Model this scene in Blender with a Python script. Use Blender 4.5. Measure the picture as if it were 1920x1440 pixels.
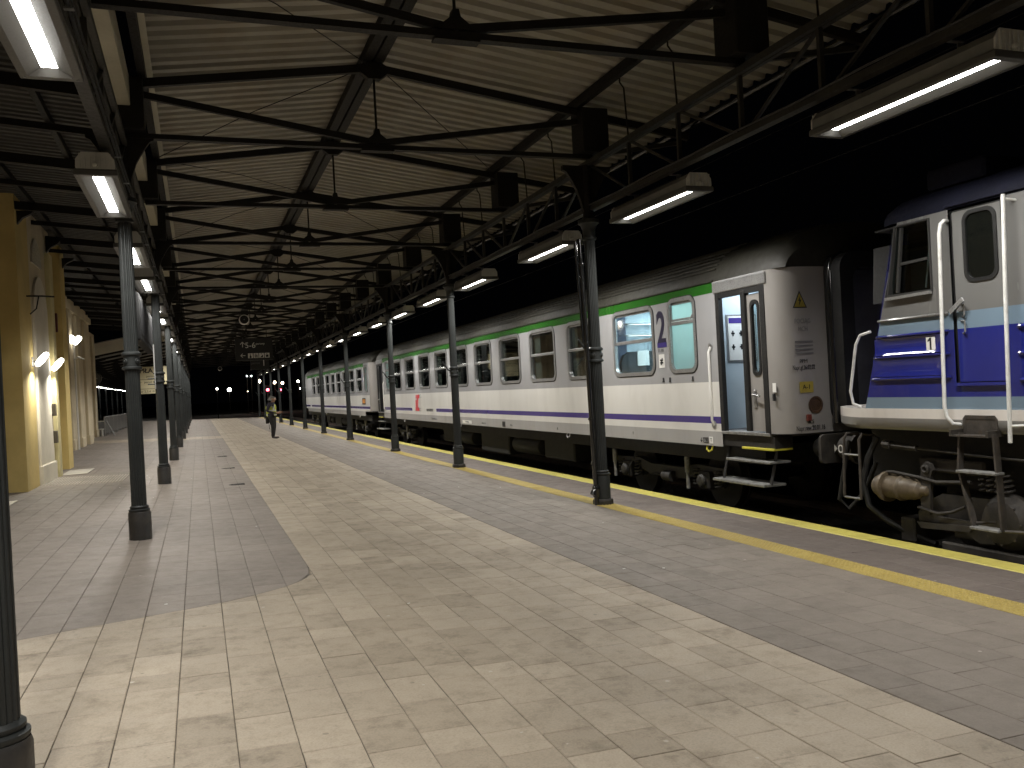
import bpy, math, random
from mathutils import Vector, Matrix

random.seed(7)
S = bpy.context.scene
COL = S.collection
for o in list(bpy.data.objects):
    bpy.data.objects.remove(o)

# ------------------------------------------------------------------ camera, world, exposure
def make_camera():
    f, yaw, pitch, roll = 1606.6, 0.351474, 0.0014085, 0.0526132
    F = Vector((math.sin(yaw) * math.cos(pitch), math.cos(yaw) * math.cos(pitch), math.sin(pitch)))
    R0 = Vector((math.cos(yaw), -math.sin(yaw), 0))
    U0 = R0.cross(F)
    c, s = math.cos(roll), math.sin(roll)
    R = R0 * c - U0 * s
    U = R0 * s + U0 * c
    cd = bpy.data.cameras.new('camera')
    co = bpy.data.objects.new('camera', cd)
    COL.objects.link(co)
    M = Matrix((R, U, -F)).transposed().to_4x4()
    M.translation = Vector((0, 0, 1.65))
    co.matrix_world = M
    cd.sensor_fit = 'HORIZONTAL'
    cd.sensor_width = 36.0
    cd.lens = 36.0 * f / 1920.0
    cd.clip_start = 0.05
    cd.clip_end = 3000
    S.camera = co
make_camera()

W = bpy.data.worlds.new('World')
S.world = W
W.use_nodes = True
W.node_tree.nodes['Background'].inputs[0].default_value = (0.55, 0.6, 0.8, 1)
W.node_tree.nodes['Background'].inputs[1].default_value = 0.0006
S.view_settings.view_transform = 'Standard'
S.view_settings.look = 'None'
S.view_settings.exposure = 0.0
S.view_settings.gamma = 1.0
S.view_settings.use_curve_mapping = False
S.render.engine = 'CYCLES'
cy = S.cycles
cy.use_denoising = True
cy.denoiser = 'OPENIMAGEDENOISE'
cy.max_bounces = 8
cy.diffuse_bounces = 4
cy.glossy_bounces = 3
cy.transmission_bounces = 4
cy.transparent_max_bounces = 10
cy.sample_clamp_indirect = 6.0
cy.caustics_reflective = False
cy.caustics_refractive = False
cy.use_light_tree = True

SPREAD = 140
LAMP = 80.0          # radiance of the platform lamps
SL = 0.0285          # cross fall of the platform
XL, XR, Y0, P = -0.72, 5.51, 11.36, 7.462   # the two rows of columns, the bay
RAIL = -0.42
XS = 6.97            # platform side of the coaches
TC = 8.38            # centre of the track

# ------------------------------------------------------------------ materials
MAT = {}
def base_mat(name):
    m = bpy.data.materials.new(name)
    m.use_nodes = True
    nt = m.node_tree
    return m, nt, nt.nodes['Principled BSDF']

def N(nt, typ, **kw):
    n = nt.nodes.new(typ)
    for k, v in kw.items():
        setattr(n, k, v)
    return n

def noise(nt, scale, detail=3, rough=0.55, vec=None, stretch=None):
    g = N(nt, 'ShaderNodeNewGeometry')
    src = g.outputs['Position'] if vec is None else vec
    if stretch:
        mp = N(nt, 'ShaderNodeMapping')
        mp.inputs['Scale'].default_value = stretch
        nt.links.new(src, mp.inputs['Vector'])
        src = mp.outputs[0]
    t = N(nt, 'ShaderNodeTexNoise')
    t.inputs['Scale'].default_value = scale
    t.inputs['Detail'].default_value = detail
    t.inputs['Roughness'].default_value = rough
    nt.links.new(src, t.inputs['Vector'])
    return t.outputs['Fac']

def ramp(nt, fac, a, b, lo=0.0, hi=1.0):
    r = N(nt, 'ShaderNodeMapRange')
    r.inputs['From Min'].default_value = a
    r.inputs['From Max'].default_value = b
    r.inputs['To Min'].default_value = lo
    r.inputs['To Max'].default_value = hi
    nt.links.new(fac, r.inputs['Value'])
    return r.outputs[0]

def mixc(nt, fac, a, b, mode='MIX'):
    x = N(nt, 'ShaderNodeMix', data_type='RGBA', blend_type=mode)
    for sock, v in ((0, fac), (6, a), (7, b)):
        if hasattr(v, 'links') or hasattr(v, 'is_linked'):
            nt.links.new(v, x.inputs[sock])
        elif sock == 0:
            x.inputs[0].default_value = v
        else:
            x.inputs[sock].default_value = (*v, 1)
    return x.outputs[2]

def math_(nt, op, a, b=None):
    x = N(nt, 'ShaderNodeMath', operation=op)
    for i, v in enumerate((a, b)):
        if v is None:
            continue
        if hasattr(v, 'is_linked'):
            nt.links.new(v, x.inputs[i])
        else:
            x.inputs[i].default_value = v
    return x.outputs[0]

def bumpn(nt, bsdf, height, strength, dist=0.01):
    b = N(nt, 'ShaderNodeBump')
    b.inputs['Strength'].default_value = strength
    b.inputs['Distance'].default_value = dist
    nt.links.new(height, b.inputs['Height'])
    nt.links.new(b.outputs[0], bsdf.inputs['Normal'])

def pm(name, col, rough=0.5, metal=0.0, var=0.18, vs=2.2, dirt=None, dirt_amt=0.5, dirt_lo=0.5, stretch=None, speck=None,
       bump=0.0, bs=60, bdist=0.003, wavy=0.0, wscale=3.0, coat=0.0, spec=0.5):
    if name in MAT:
        return MAT[name]
    m, nt, b = base_mat(name)
    c2 = tuple(max(0, c * (1 - var * 1.6)) for c in col)
    c1 = tuple(min(1, c * (1 + var * 0.5)) for c in col)
    n1 = noise(nt, vs, 4, 0.6, stretch=stretch)
    cc = mixc(nt, ramp(nt, n1, 0.3, 0.72), c1, c2)
    n2 = noise(nt, vs * 14, 3, 0.6)
    cc = mixc(nt, ramp(nt, n2, 0.45, 0.85, 0, var * .7 if speck is None else speck), cc, tuple(c * 0.55 for c in col))
    if dirt:
        n3 = noise(nt, vs * 1.7, 5, 0.65, stretch=stretch)
        cc = mixc(nt, ramp(nt, n3, dirt_lo, dirt_lo + 0.22, 0, dirt_amt), cc, dirt)
    nt.links.new(cc, b.inputs['Base Color'])
    rr = ramp(nt, n2, 0.3, 0.75, max(0.02, rough - 0.08), min(1, rough + 0.12)) if speck is None else ramp(nt, n1, 0.3, 0.7, max(0.04, rough - 0.02), rough + 0.05)
    nt.links.new(rr, b.inputs['Roughness'])
    b.inputs['Metallic'].default_value = metal
    b.inputs['Specular IOR Level'].default_value = spec
    if coat:
        b.inputs['Coat Weight'].default_value = coat
        b.inputs['Coat Roughness'].default_value = 0.06
    if bump or wavy:
        h = noise(nt, bs, 3, 0.6)
        if wavy:
            w = noise(nt, wscale, 1, 0.4)
            h = math_(nt, 'ADD', math_(nt, 'MULTIPLY', h, bump), math_(nt, 'MULTIPLY', w, wavy * 6))
            bumpn(nt, b, h, 1.0, bdist)
        else:
            bumpn(nt, b, h, bump, bdist)
    MAT[name] = m
    return m

def emis(name, col, strength):
    if name in MAT:
        return MAT[name]
    m, nt, b = base_mat(name)
    b.inputs['Base Color'].default_value = (0.8, 0.8, 0.8, 1)
    b.inputs['Emission Color'].default_value = (*col, 1)
    b.inputs['Emission Strength'].default_value = strength
    MAT[name] = m
    return m

def glass(name, tint=(0.75, 0.8, 0.8), boost=1.0):
    if name in MAT:
        return MAT[name]
    m = bpy.data.materials.new(name)
    m.use_nodes = True
    nt = m.node_tree
    nt.nodes.clear()
    out = N(nt, 'ShaderNodeOutputMaterial')
    tr = N(nt, 'ShaderNodeBsdfTransparent')
    tr.inputs[0].default_value = (*tint, 1)
    gl = N(nt, 'ShaderNodeBsdfGlossy')
    gl.inputs['Roughness'].default_value = 0.03
    gl.inputs[0].default_value = (0.9, 0.9, 0.9, 1)
    lw = N(nt, 'ShaderNodeLayerWeight')
    lw.inputs[0].default_value = 0.5
    k = math_(nt, 'POWER', lw.outputs['Facing'], 4.0)
    k = math_(nt, 'MULTIPLY', math_(nt, 'ADD', math_(nt, 'MULTIPLY', k, 0.9), 0.04), boost)
    mx = N(nt, 'ShaderNodeMixShader')
    nt.links.new(k, mx.inputs[0])
    nt.links.new(tr.outputs[0], mx.inputs[1])
    nt.links.new(gl.outputs[0], mx.inputs[2])
    nt.links.new(mx.outputs[0], out.inputs[0])
    MAT[name] = m
    return m

def milky(name, col):
    if name in MAT:
        return MAT[name]
    m = bpy.data.materials.new(name)
    m.use_nodes = True
    nt = m.node_tree
    nt.nodes.clear()
    out = N(nt, 'ShaderNodeOutputMaterial')
    tr = N(nt, 'ShaderNodeBsdfTranslucent')
    tr.inputs[0].default_value = (*col, 1)
    b = N(nt, 'ShaderNodeBsdfPrincipled')
    b.inputs['Base Color'].default_value = (col[0] * .5, col[1] * .5, col[2] * .5, 1)
    b.inputs['Roughness'].default_value = 0.15
    nz = noise(nt, 3.0, 2)
    mx = N(nt, 'ShaderNodeMixShader')
    nt.links.new(ramp(nt, nz, 0.2, 0.8, 0.22, 0.34), mx.inputs[0])
    nt.links.new(tr.outputs[0], mx.inputs[1])
    nt.links.new(b.outputs[0], mx.inputs[2])
    nt.links.new(mx.outputs[0], out.inputs[0])
    MAT[name] = m
    return m

def paving(name, ca, cb, dark, stain=0.45, rough=0.62, spots=True):
    m, nt, b = base_mat(name)
    at = N(nt, 'ShaderNodeAttribute', attribute_name='tone')
    cc = mixc(nt, at.outputs['Fac'], ca, cb)
    big = noise(nt, 0.55, 4, 0.6)
    cc = mixc(nt, ramp(nt, big, 0.42, 0.72, 0, 0.35), cc, dark)
    mid = noise(nt, 5.2, 7, 0.72)
    # stains spread over some slabs more than others
    amt = math_(nt, 'MULTIPLY', ramp(nt, mid, 0.5, 0.74, 0, stain), ramp(nt, at.outputs['Fac'], 0.1, 0.95, 0.35, 1.25))
    cc = mixc(nt, amt, cc, dark)
    blot = noise(nt, 9.0, 8, 0.72)
    am2 = math_(nt, 'MULTIPLY', ramp(nt, blot, 0.54, 0.70, 0, stain * .8), ramp(nt, noise(nt, 1.5, 2), 0.42, 0.62))
    cc = mixc(nt, am2, cc, dark)
    fine = noise(nt, 85, 4, 0.7)
    cc = mixc(nt, ramp(nt, fine, 0.42, 0.8, 0, 0.4), cc, tuple(x * 0.6 for x in dark))
    if spots:
        g = N(nt, 'ShaderNodeNewGeometry')
        v = N(nt, 'ShaderNodeTexVoronoi')
        v.inputs['Scale'].default_value = 5.5
        nt.links.new(g.outputs['Position'], v.inputs['Vector'])
        wn = noise(nt, 26, 2)
        d = math_(nt, 'ADD', v.outputs['Distance'], math_(nt, 'MULTIPLY', wn, 0.12))
        r = N(nt, 'ShaderNodeSeparateColor')
        nt.links.new(v.outputs['Color'], r.inputs[0])
        keep = ramp(nt, r.outputs[0], 0.62, 0.64)
        size = ramp(nt, r.outputs[1], 0, 1, 0.08, 0.17)
        sp = math_(nt, 'MULTIPLY', math_(nt, 'LESS_THAN', d, size), keep)
        cc = mixc(nt, math_(nt, 'MULTIPLY', sp, 0.42), cc, tuple(x * 0.5 for x in dark))
        v2 = N(nt, 'ShaderNodeTexVoronoi')
        v2.inputs['Scale'].default_value = 7.0
        mp = N(nt, 'ShaderNodeMapping')
        mp.inputs['Location'].default_value = (3.3, 7.7, 0.4)
        nt.links.new(g.outputs['Position'], mp.inputs['Vector'])
        nt.links.new(mp.outputs[0], v2.inputs['Vector'])
        r2 = N(nt, 'ShaderNodeSeparateColor')
        nt.links.new(v2.outputs['Color'], r2.inputs[0])
        d2 = math_(nt, 'ADD', v2.outputs['Distance'], math_(nt, 'MULTIPLY', noise(nt, 60, 3), 0.16))
        lim = ramp(nt, r2.outputs[1], 0, 1, 0.10, 0.19)
        s2 = math_(nt, 'MULTIPLY', math_(nt, 'LESS_THAN', d2, lim), ramp(nt, r2.outputs[0], 0.84, 0.85))
        cc = mixc(nt, math_(nt, 'MULTIPLY', s2, ramp(nt, r2.outputs[2], 0, 1, 0.25, 0.8)), cc, (0.46, 0.43, 0.38))
        # small curled dark smears
        sm = noise(nt, 21, 5, 0.75)
        am3 = math_(nt, 'MULTIPLY', ramp(nt, sm, 0.66, 0.70, 0, 0.55), ramp(nt, noise(nt, 1.1, 2), 0.50, 0.60))
        cc = mixc(nt, am3, cc, tuple(x * 0.45 for x in dark))
    nt.links.new(cc, b.inputs['Base Color'])
    nt.links.new(ramp(nt, mid, 0.3, 0.75, rough - 0.1, rough + 0.16), b.inputs['Roughness'])
    hh = math_(nt, 'ADD', math_(nt, 'MULTIPLY', fine, 0.5), math_(nt, 'MULTIPLY', noise(nt, 14, 3), 0.8))
    bumpn(nt, b, hh, 0.35, 0.003)
    MAT[name] = m
    return m

M_BEIGE = paving('beige_slab', (0.368, 0.310, 0.236), (0.280, 0.232, 0.172), (0.098, 0.079, 0.056), stain=0.7)
M_GREY = paving('grey_slab', (0.208, 0.178, 0.151), (0.182, 0.154, 0.130), (0.098, 0.081, 0.066), stain=0.35)
M_TRK = paving('trackside_slab', (0.186, 0.157, 0.129), (0.156, 0.131, 0.107), (0.078, 0.062, 0.049), stain=0.45)
M_BRN = paving('edge_paver', (0.135, 0.110, 0.095), (0.108, 0.087, 0.075), (0.056, 0.045, 0.038), stain=0.45)
M_YEL = paving('yellow_tactile', (0.345, 0.262, 0.058), (0.305, 0.228, 0.048), (0.17, 0.115, 0.035), stain=0.4)
M_KERB = paving('yellow_kerb', (0.56, 0.50, 0.10), (0.48, 0.42, 0.08), (0.22, 0.17, 0.06), stain=0.55, spots=False)
M_JOINT = pm('joint_dirt', (0.042, 0.034, 0.025), 0.95, bump=0.4)
M_IRON = pm('iron_paint', (0.023, 0.0255, 0.0250), 0.5, var=0.25, bump=0.25, bs=90, spec=0.4)
M_IRON2 = pm('iron_base_paint', (0.030, 0.027, 0.024), 0.5, var=0.4, bump=0.3, bs=50, dirt=(0.09, 0.07, 0.05), dirt_amt=0.35)
M_STEEL = pm('truss_steel', (0.012, 0.010, 0.0075), 0.6, var=0.3, bump=0.2, spec=.25)
M_GIRD = pm('girder_steel', (0.026, 0.024, 0.02), 0.5, var=0.3, bump=0.2)
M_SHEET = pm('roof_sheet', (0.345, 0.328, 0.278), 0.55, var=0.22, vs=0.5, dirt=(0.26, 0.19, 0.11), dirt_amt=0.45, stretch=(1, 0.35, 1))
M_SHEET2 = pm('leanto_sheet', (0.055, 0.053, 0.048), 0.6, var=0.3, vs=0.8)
M_CREAMB = pm('fascia_cream', (0.50, 0.47, 0.37), 0.5, var=0.15, vs=1.2)
M_LAMPH = pm('lamp_housing', (0.17, 0.17, 0.16), 0.45, var=0.12, vs=6)
M_LAMPE = pm('lamp_end_cap_lit', (0.52, 0.52, 0.49), 0.45, var=0.12, vs=6)  # paler than the housing: light on the caps put into their colour
M_LAMPR = pm('lamp_reflector', (0.085, 0.083, 0.077), 0.4, var=0.06, vs=6)
M_LED = emis('lamp_led', (1.0, 0.975, 0.92), 30.0)
M_BLACK = pm('black_rubber', (0.012, 0.012, 0.012), 0.55, var=0.3)
M_PIPE = pm('black_pipe', (0.01, 0.01, 0.01), 0.16, var=0.2, coat=0.5)
M_ZINC = pm('galvanised', (0.42, 0.42, 0.42), 0.35, metal=0.8, var=0.2, vs=8)
M_WHITEP = pm('white_plastic', (0.78, 0.77, 0.74), 0.4, var=0.06)
M_YWALL = pm('ochre_wall', (0.64, 0.49, 0.19), 0.85, var=0.12, vs=1.2, bump=0.3, bs=120)
M_CWALL = pm('cream_wall', (0.66, 0.57, 0.40), 0.85, var=0.14, vs=1.0, bump=0.3, bs=120)
M_WWALL = pm('white_wall', (0.74, 0.69, 0.58), 0.8, var=0.1, vs=1.2, bump=0.2, bs=120)
M_EARTH = pm('dark_earth', (0.03, 0.027, 0.022), 0.95, var=0.4, vs=0.7, bump=0.6, bs=18, bdist=0.03)
M_RUST = pm('rail_rust', (0.075, 0.048, 0.032), 0.6, metal=0.3, var=0.3)
M_WOOD = pm('sleeper', (0.06, 0.052, 0.045), 0.9, var=0.4, vs=5)

# ------------------------------------------------------------------ mesh helper
class MB:
    def __init__(s):
        s.v, s.f, s.m, s.t = [], [], [], []
    def face(s, pts, m=0, tone=None):
        i = len(s.v)
        s.v += [tuple(p) for p in pts]
        s.f.append(tuple(range(i, i + len(pts))))
        s.m.append(m); s.t.append(tone)
    def idx(s, faces, base, m=0, tone=None):
        for f in faces:
            s.f.append(tuple(base + k for k in f)); s.m.append(m); s.t.append(tone)
    def box(s, x0, x1, y0, y1, z0, z1, m=0):
        b = len(s.v)
        s.v += [(x0, y0, z0), (x1, y0, z0), (x1, y1, z0), (x0, y1, z0), (x0, y0, z1), (x1, y0, z1), (x1, y1, z1), (x0, y1, z1)]
        s.idx([(0, 3, 2, 1), (4, 5, 6, 7), (0, 1, 5, 4), (1, 2, 6, 5), (2, 3, 7, 6), (3, 0, 4, 7)], b, m)
        return s
    def cbox(s, x0, x1, y0, y1, z0, z1, c=0.01, m=0):
        # box with chamfered vertical and top edges
        b = len(s.v)
        def ring(k, z):
            return [(x0 + k, y0 + c, z), (x0 + c, y0 + k, z), (x1 - c, y0 + k, z), (x1 - k, y0 + c, z),
                    (x1 - k, y1 - c, z), (x1 - c, y1 - k, z), (x0 + c, y1 - k, z), (x0 + k, y1 - c, z)]
        rings = [ring(c * .6, z0), ring(0, z0 + c), ring(0, z1 - c), ring(c * .6, z1)]
        for r in rings:
            s.v += r
        n = 8
        fs = []
        for k in range(3):
            for i in range(n):
                j = (i + 1) % n
                fs.append((k * n + i, k * n + j, (k + 1) * n + j, (k + 1) * n + i))
        fs.append(tuple(range(n - 1, -1, -1))); fs.append(tuple(3 * n + i for i in range(n)))
        s.idx(fs, b, m)
        return s
    def bar(s, p, q, w, h, m=0, up=(0, 0, 1)):
        p, q = Vector(p), Vector(q)
        d = (q - p).normalized()
        u = Vector(up)
        if abs(d.dot(u)) > 0.98:
            u = Vector((0, 1, 0))
        r = d.cross(u).normalized() * (w / 2)
        u2 = r.cross(d).normalized() * (h / 2)
        b = len(s.v)
        for e in (p, q):
            s.v += [tuple(e - r - u2), tuple(e + r - u2), tuple(e + r + u2), tuple(e - r + u2)]
        s.idx([(0, 1, 2, 3), (7, 6, 5, 4), (0, 4, 5, 1), (1, 5, 6, 2), (2, 6, 7, 3), (3, 7, 4, 0)], b, m)
        return s
    def tube(s, pts, r, n=8, m=0, caps=True):
        pts = [Vector(p) for p in pts]
        b = len(s.v)
        prev = None
        for i, p in enumerate(pts):
            d = (pts[min(i + 1, len(pts) - 1)] - pts[max(i - 1, 0)]).normalized()
            if prev is None:
                a = Vector((0, 0, 1)) if abs(d.z) < 0.9 else Vector((1, 0, 0))
                u = d.cross(a).normalized()
            else:
                u = (prev - d * prev.dot(d)).normalized()
            prev = u
            w = d.cross(u)
            rr = r[i] if isinstance(r, (list, tuple)) else r
            for k in range(n):
                t = 2 * math.pi * k / n
                s.v.append(tuple(p + (u * math.cos(t) + w * math.sin(t)) * rr))
        fs = []
        for i in range(len(pts) - 1):
            for k in range(n):
                j = (k + 1) % n
                fs.append((i * n + k, i * n + j, (i + 1) * n + j, (i + 1) * n + k))
        if caps:
            fs.append(tuple(range(n - 1, -1, -1)))
            fs.append(tuple((len(pts) - 1) * n + k for k in range(n)))
        s.idx(fs, b, m)
        return s
    def lathe(s, prof, n=24, c=(0, 0, 0), axis='z', m=0, flute=0.0, rot=0.0):
        b = len(s.v)
        for r, h in prof:
            for k in range(n):
                t = 2 * math.pi * k / n + rot
                rr = r * (1 - flute) if (flute and k % 3 == 1) else r
                x, y = rr * math.cos(t), rr * math.sin(t)
                if axis == 'z':
                    p = (c[0] + x, c[1] + y, c[2] + h)
                elif axis == 'y':
                    p = (c[0] + y, c[1] + h, c[2] + x)
                else:
                    p = (c[0] + h, c[1] + x, c[2] + y)
                s.v.append(p)
        fs = []
        for i in range(len(prof) - 1):
            for k in range(n):
                j = (k + 1) % n
                fs.append((i * n + k, i * n + j, (i + 1) * n + j, (i + 1) * n + k))
        fs.append(tuple(range(n - 1, -1, -1)))
        fs.append(tuple((len(prof) - 1) * n + k for k in range(n)))
        s.idx(fs, b, m)
        return s
    def prism(s, poly, axis, a0, a1, m=0):
        b = len(s.v)
        def P3(u, v, a):
            return {'x': (a, u, v), 'y': (u, a, v), 'z': (u, v, a)}[axis]
        n = len(poly)
        for a in (a0, a1):
            s.v += [P3(u, v, a) for u, v in poly]
        fs = [tuple(range(n - 1, -1, -1)), tuple(n + i for i in range(n))]
        for i in range(n):
            j = (i + 1) % n
            fs.append((i, j, n + j, n + i))
        s.idx(fs, b, m)
        return s
    def ring(s, outer, inner, axis, front, back_o, back_i, m=0):
        # flat ring between two equal-length outlines, with an outer and an inner wall
        def P3(p, a):
            return {'x': (a, p[0], p[1]), 'y': (p[0], a, p[1])}[axis]
        n = len(outer)
        b = len(s.v)
        for pts, a in ((outer, back_o), (outer, front), (inner, front), (inner, back_i)):
            s.v += [P3(p, a) for p in pts]
        fs = []
        for k in range(3):
            for i in range(n):
                j = (i + 1) % n
                fs.append((k * n + i, k * n + j, (k + 1) * n + j, (k + 1) * n + i))
        s.idx(fs, b, m)
        return s
    def build(s, name, mats, parent=None, smooth=False, off=None, auto=True):
        me = bpy.data.meshes.new(name)
        o = Vector((0, 0, 0)) if off is None else Vector(off)
        if off is None and parent is not None:
            o = ORG.get(parent.name, Vector((0, 0, 0)))
        me.from_pydata([tuple(Vector(p) - o) for p in s.v], [], s.f)
        if not isinstance(mats, (list, tuple)):
            mats = [mats]
        for mm in mats:
            me.materials.append(mm)
        if len(mats) > 1:
            me.polygons.foreach_set('material_index', s.m)
        if any(t is not None for t in s.t):
            at = me.attributes.new('tone', 'FLOAT', 'FACE')
            at.data.foreach_set('value', [0.5 if t is None else t for t in s.t])
        me.update()
        # consistent outward normals
        import bmesh
        if len(s.f) < 60000 and not any(t is not None for t in s.t):
            bm = bmesh.new(); bm.from_mesh(me)
            bmesh.ops.remove_doubles(bm, verts=bm.verts, dist=0.00002)
            bmesh.ops.recalc_face_normals(bm, faces=bm.faces)
            bm.to_mesh(me); bm.free()
        ob = bpy.data.objects.new(name, me)
        COL.objects.link(ob)
        if parent is not None:
            ob.parent = parent
            ORG[ob.name] = o
        elif off is not None:
            ob.location = o
            ORG[ob.name] = o
        if smooth:
            for p in me.polygons:
                p.use_smooth = True
            if smooth != 'all':
                try:
                    me.set_sharp_from_angle(angle=math.radians(smooth if smooth is not True else 38))
                except Exception:
                    pass
        return ob

ORG = {}
def tag(o, label=None, cat=None, group=None, kind=None):
    if label: o['label'] = label
    if cat: o['category'] = cat
    if group: o['group'] = group
    if kind: o['kind'] = kind
    return o
def thing(name, label, cat, loc=(0, 0, 0), group=None, world=True, kind=None):
    o = bpy.data.objects.new(name, None)
    o.empty_display_size = 0.2
    COL.objects.link(o)
    o.location = loc
    ORG[o.name] = Vector(loc) if world else Vector((0, 0, 0))
    return tag(o, label, cat, group, kind)
def copy_tree(o, parent=None):
    c = o.copy()
    COL.objects.link(c)
    if parent is not None:
        c.parent = parent
    for ch in o.children:
        copy_tree(ch, c)
    return c
def dup(root, loc, label=None, rz=None):
    c = copy_tree(root)
    c.location = loc
    if rz is not None:
        c.rotation_euler = (0, 0, rz)
    if label:
        c['label'] = label
    return c
ORD = ['nearest', 'second', 'third', 'fourth', 'fifth', 'sixth', 'seventh', 'eighth', 'ninth', 'tenth', 'eleventh', 'twelfth',
       'thirteenth', 'fourteenth', 'fifteenth', 'sixteenth', 'seventeenth', 'eighteenth', 'nineteenth', 'twentieth', 'twenty-first',
       'twenty-second', 'twenty-third', 'twenty-fourth', 'twenty-fifth', 'twenty-sixth']
def mesh_thing(mb, name, mats, label, cat, group=None, off=None, smooth=False):
    return tag(mb.build(name, mats, None, smooth, off=off), label, cat, group)

def text(s, size, pos, parent, mat, face='-x', name='lettering', align='CENTER', xs=1.0, bold=0.0, shear=0.0, ex=0.0015, spacing=1.0):
    c = bpy.data.curves.new(name, 'FONT')
    c.body = s
    c.size = size
    c.align_x = align
    c.align_y = 'CENTER'
    c.extrude = ex
    c.offset = bold
    c.shear = shear
    c.space_character = spacing
    c.resolution_u = 4
    c.materials.append(mat)
    tmp = bpy.data.objects.new(name + '_curve', c)
    me = bpy.data.meshes.new_from_object(tmp)
    bpy.data.objects.remove(tmp)
    bpy.data.curves.remove(c)
    me.name = name
    if not me.materials:
        me.materials.append(mat)
    o = bpy.data.objects.new(name, me)
    COL.objects.link(o)
    p = Vector(pos)
    if parent is not None:
        o.parent = parent
        p = p - ORG.get(parent.name, Vector((0, 0, 0)))
    if face == '-x':
        R = Matrix(((0, 0, -1), (-1, 0, 0), (0, 1, 0)))
    elif face == '-y':
        R = Matrix(((1, 0, 0), (0, 0, -1), (0, 1, 0)))
    elif face == '+x':
        R = Matrix(((0, 0, 1), (1, 0, 0), (0, 1, 0)))
    R = R.to_4x4() @ Matrix.Diagonal((xs, 1, 1, 1))
    R.translation = p
    o.matrix_local = R
    return o

def rr(a0, a1, b0, b1, r, n=5):
    pts = []
    for cx, cy, t0 in ((a1 - r, b1 - r, 0), (a0 + r, b1 - r, 90), (a0 + r, b0 + r, 180), (a1 - r, b0 + r, 270)):
        for k in range(n + 1):
            t = math.radians(t0 + 90 * k / n)
            pts.append((cx + r * math.cos(t), cy + r * math.sin(t)))
    return pts

# ------------------------------------------------------------------ ground, track
def ground():
    m = MB()
    m.face([(-600, -200, -0.62), (600, -200, -0.62), (600, 900, -0.62), (-600, 900, -0.62)])
    tag(m.build('ground', M_EARTH), kind='structure')
    # ballast bed of the platform track, uneven stones
    g = MB()
    rnd = random.Random(3)
    nx, ny = 46, 420
    xs = [6.86 + i * (3.4 / nx) for i in range(nx + 1)]
    ys = [-12 + j * (60.0 / ny) for j in range(ny + 1)]
    for j, y in enumerate(ys):
        for i, x in enumerate(xs):
            d = abs(x - TC)
            z = -0.575 + rnd.uniform(-0.022, 0.022) - max(0, d - 1.35) * 0.35
            g.v.append((x + rnd.uniform(-.02, .02), y + rnd.uniform(-.03, .03), max(z, -0.615)))
    for j in range(ny):
        for i in range(nx):
            a = j * (nx + 1) + i
            g.f.append((a, a + 1, a + nx + 2, a + nx + 1)); g.m.append(0); g.t.append(None)
    tag(g.build('ballast', M_EARTH), kind='stuff')
    # rails and sleepers
    t = thing('railway_track', None, None, (TC, 0, RAIL), kind='structure')
    for k, x in enumerate((TC - 0.75, TC + 0.75)):
        pr = [(-.07, -.17), (.07, -.17), (.07, -.155), (.015, -.135), (.012, -.045), (.036, -.035), (.036, -.004), (.03, 0), (-.03, 0), (-.036, -.004), (-.036, -.035), (-.012, -.045), (-.015, -.135), (-.07, -.155)]
        MB().prism([(x + a, RAIL + b) for a, b in pr], 'y', -14, 260).build('rail', M_RUST, t)
    for k in range(44):
        y = -6 + 0.62 * k
        b = MB().cbox(TC - 1.3, TC + 1.3, y, y + .25, RAIL - .33, RAIL - .172, .012)
        b.build('sleeper', M_WOOD, t)
ground()

# ------------------------------------------------------------------ platform and paving
def zp(x):
    return -SL * x
CURVE = [(-9.0, 4.0), (-5.0, 5.5), (-3.2, 6.2), (-1.272, 6.915), (-0.772, 7.106), (-0.466, 7.212), (-0.179, 7.325), (0.117, 7.449), (0.42, 7.631),
         (0.62, 7.80), (0.76, 7.965), (0.853, 8.12), (0.905, 8.30), (0.93, 8.5), (0.936, 8.75)]
def yc(x):
    if x <= CURVE[0][0]: return CURVE[0][1]
    for (a, b), (c, d) in zip(CURVE, CURVE[1:]):
        if a <= x <= c:
            return b + (d - b) * (x - a) / (c - a)
    return 1e9
def split(x0, x1, ya, yb):
    """slab rectangle -> (part in front of the curve, part beyond it)"""
    xs = [x0, x1] + [c[0] for c in CURVE if x0 < c[0] < x1]
    for (a, b), (c, d) in zip(CURVE, CURVE[1:]):
        for yv in (ya, yb):
            if b < yv < d:
                xv = a + (c - a) * (yv - b) / (d - b)
                if x0 + .002 < xv < x1 - .002: xs.append(xv)
    xs = sorted(set(xs))
    cut = [(x, min(max(yc(x), ya), yb)) for x in xs]
    if all(c[1] >= yb - 1e-6 for c in cut): return [(x0, ya), (x1, ya), (x1, yb), (x0, yb)], None
    if all(c[1] <= ya + 1e-6 for c in cut): return None, [(x0, ya), (x1, ya), (x1, yb), (x0, yb)]
    lo = [(x0, ya), (x1, ya)] + cut[::-1]
    hi = cut + [(x1, yb), (x0, yb)]
    def clean(p):
        out = []
        for q in p:
            if not out or (abs(q[0] - out[-1][0]) + abs(q[1] - out[-1][1])) > 0.004: out.append(q)
        if len(out) > 1 and abs(out[0][0] - out[-1][0]) + abs(out[0][1] - out[-1][1]) < 0.004: out.pop()
        ar = sum(a[0] * b[1] - b[0] * a[1] for a, b in zip(out, out[1:] + out[:1])) / 2 if len(out) > 2 else 0
        return out if ar > 0.0008 else None
    return clean(lo), clean(hi)

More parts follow.
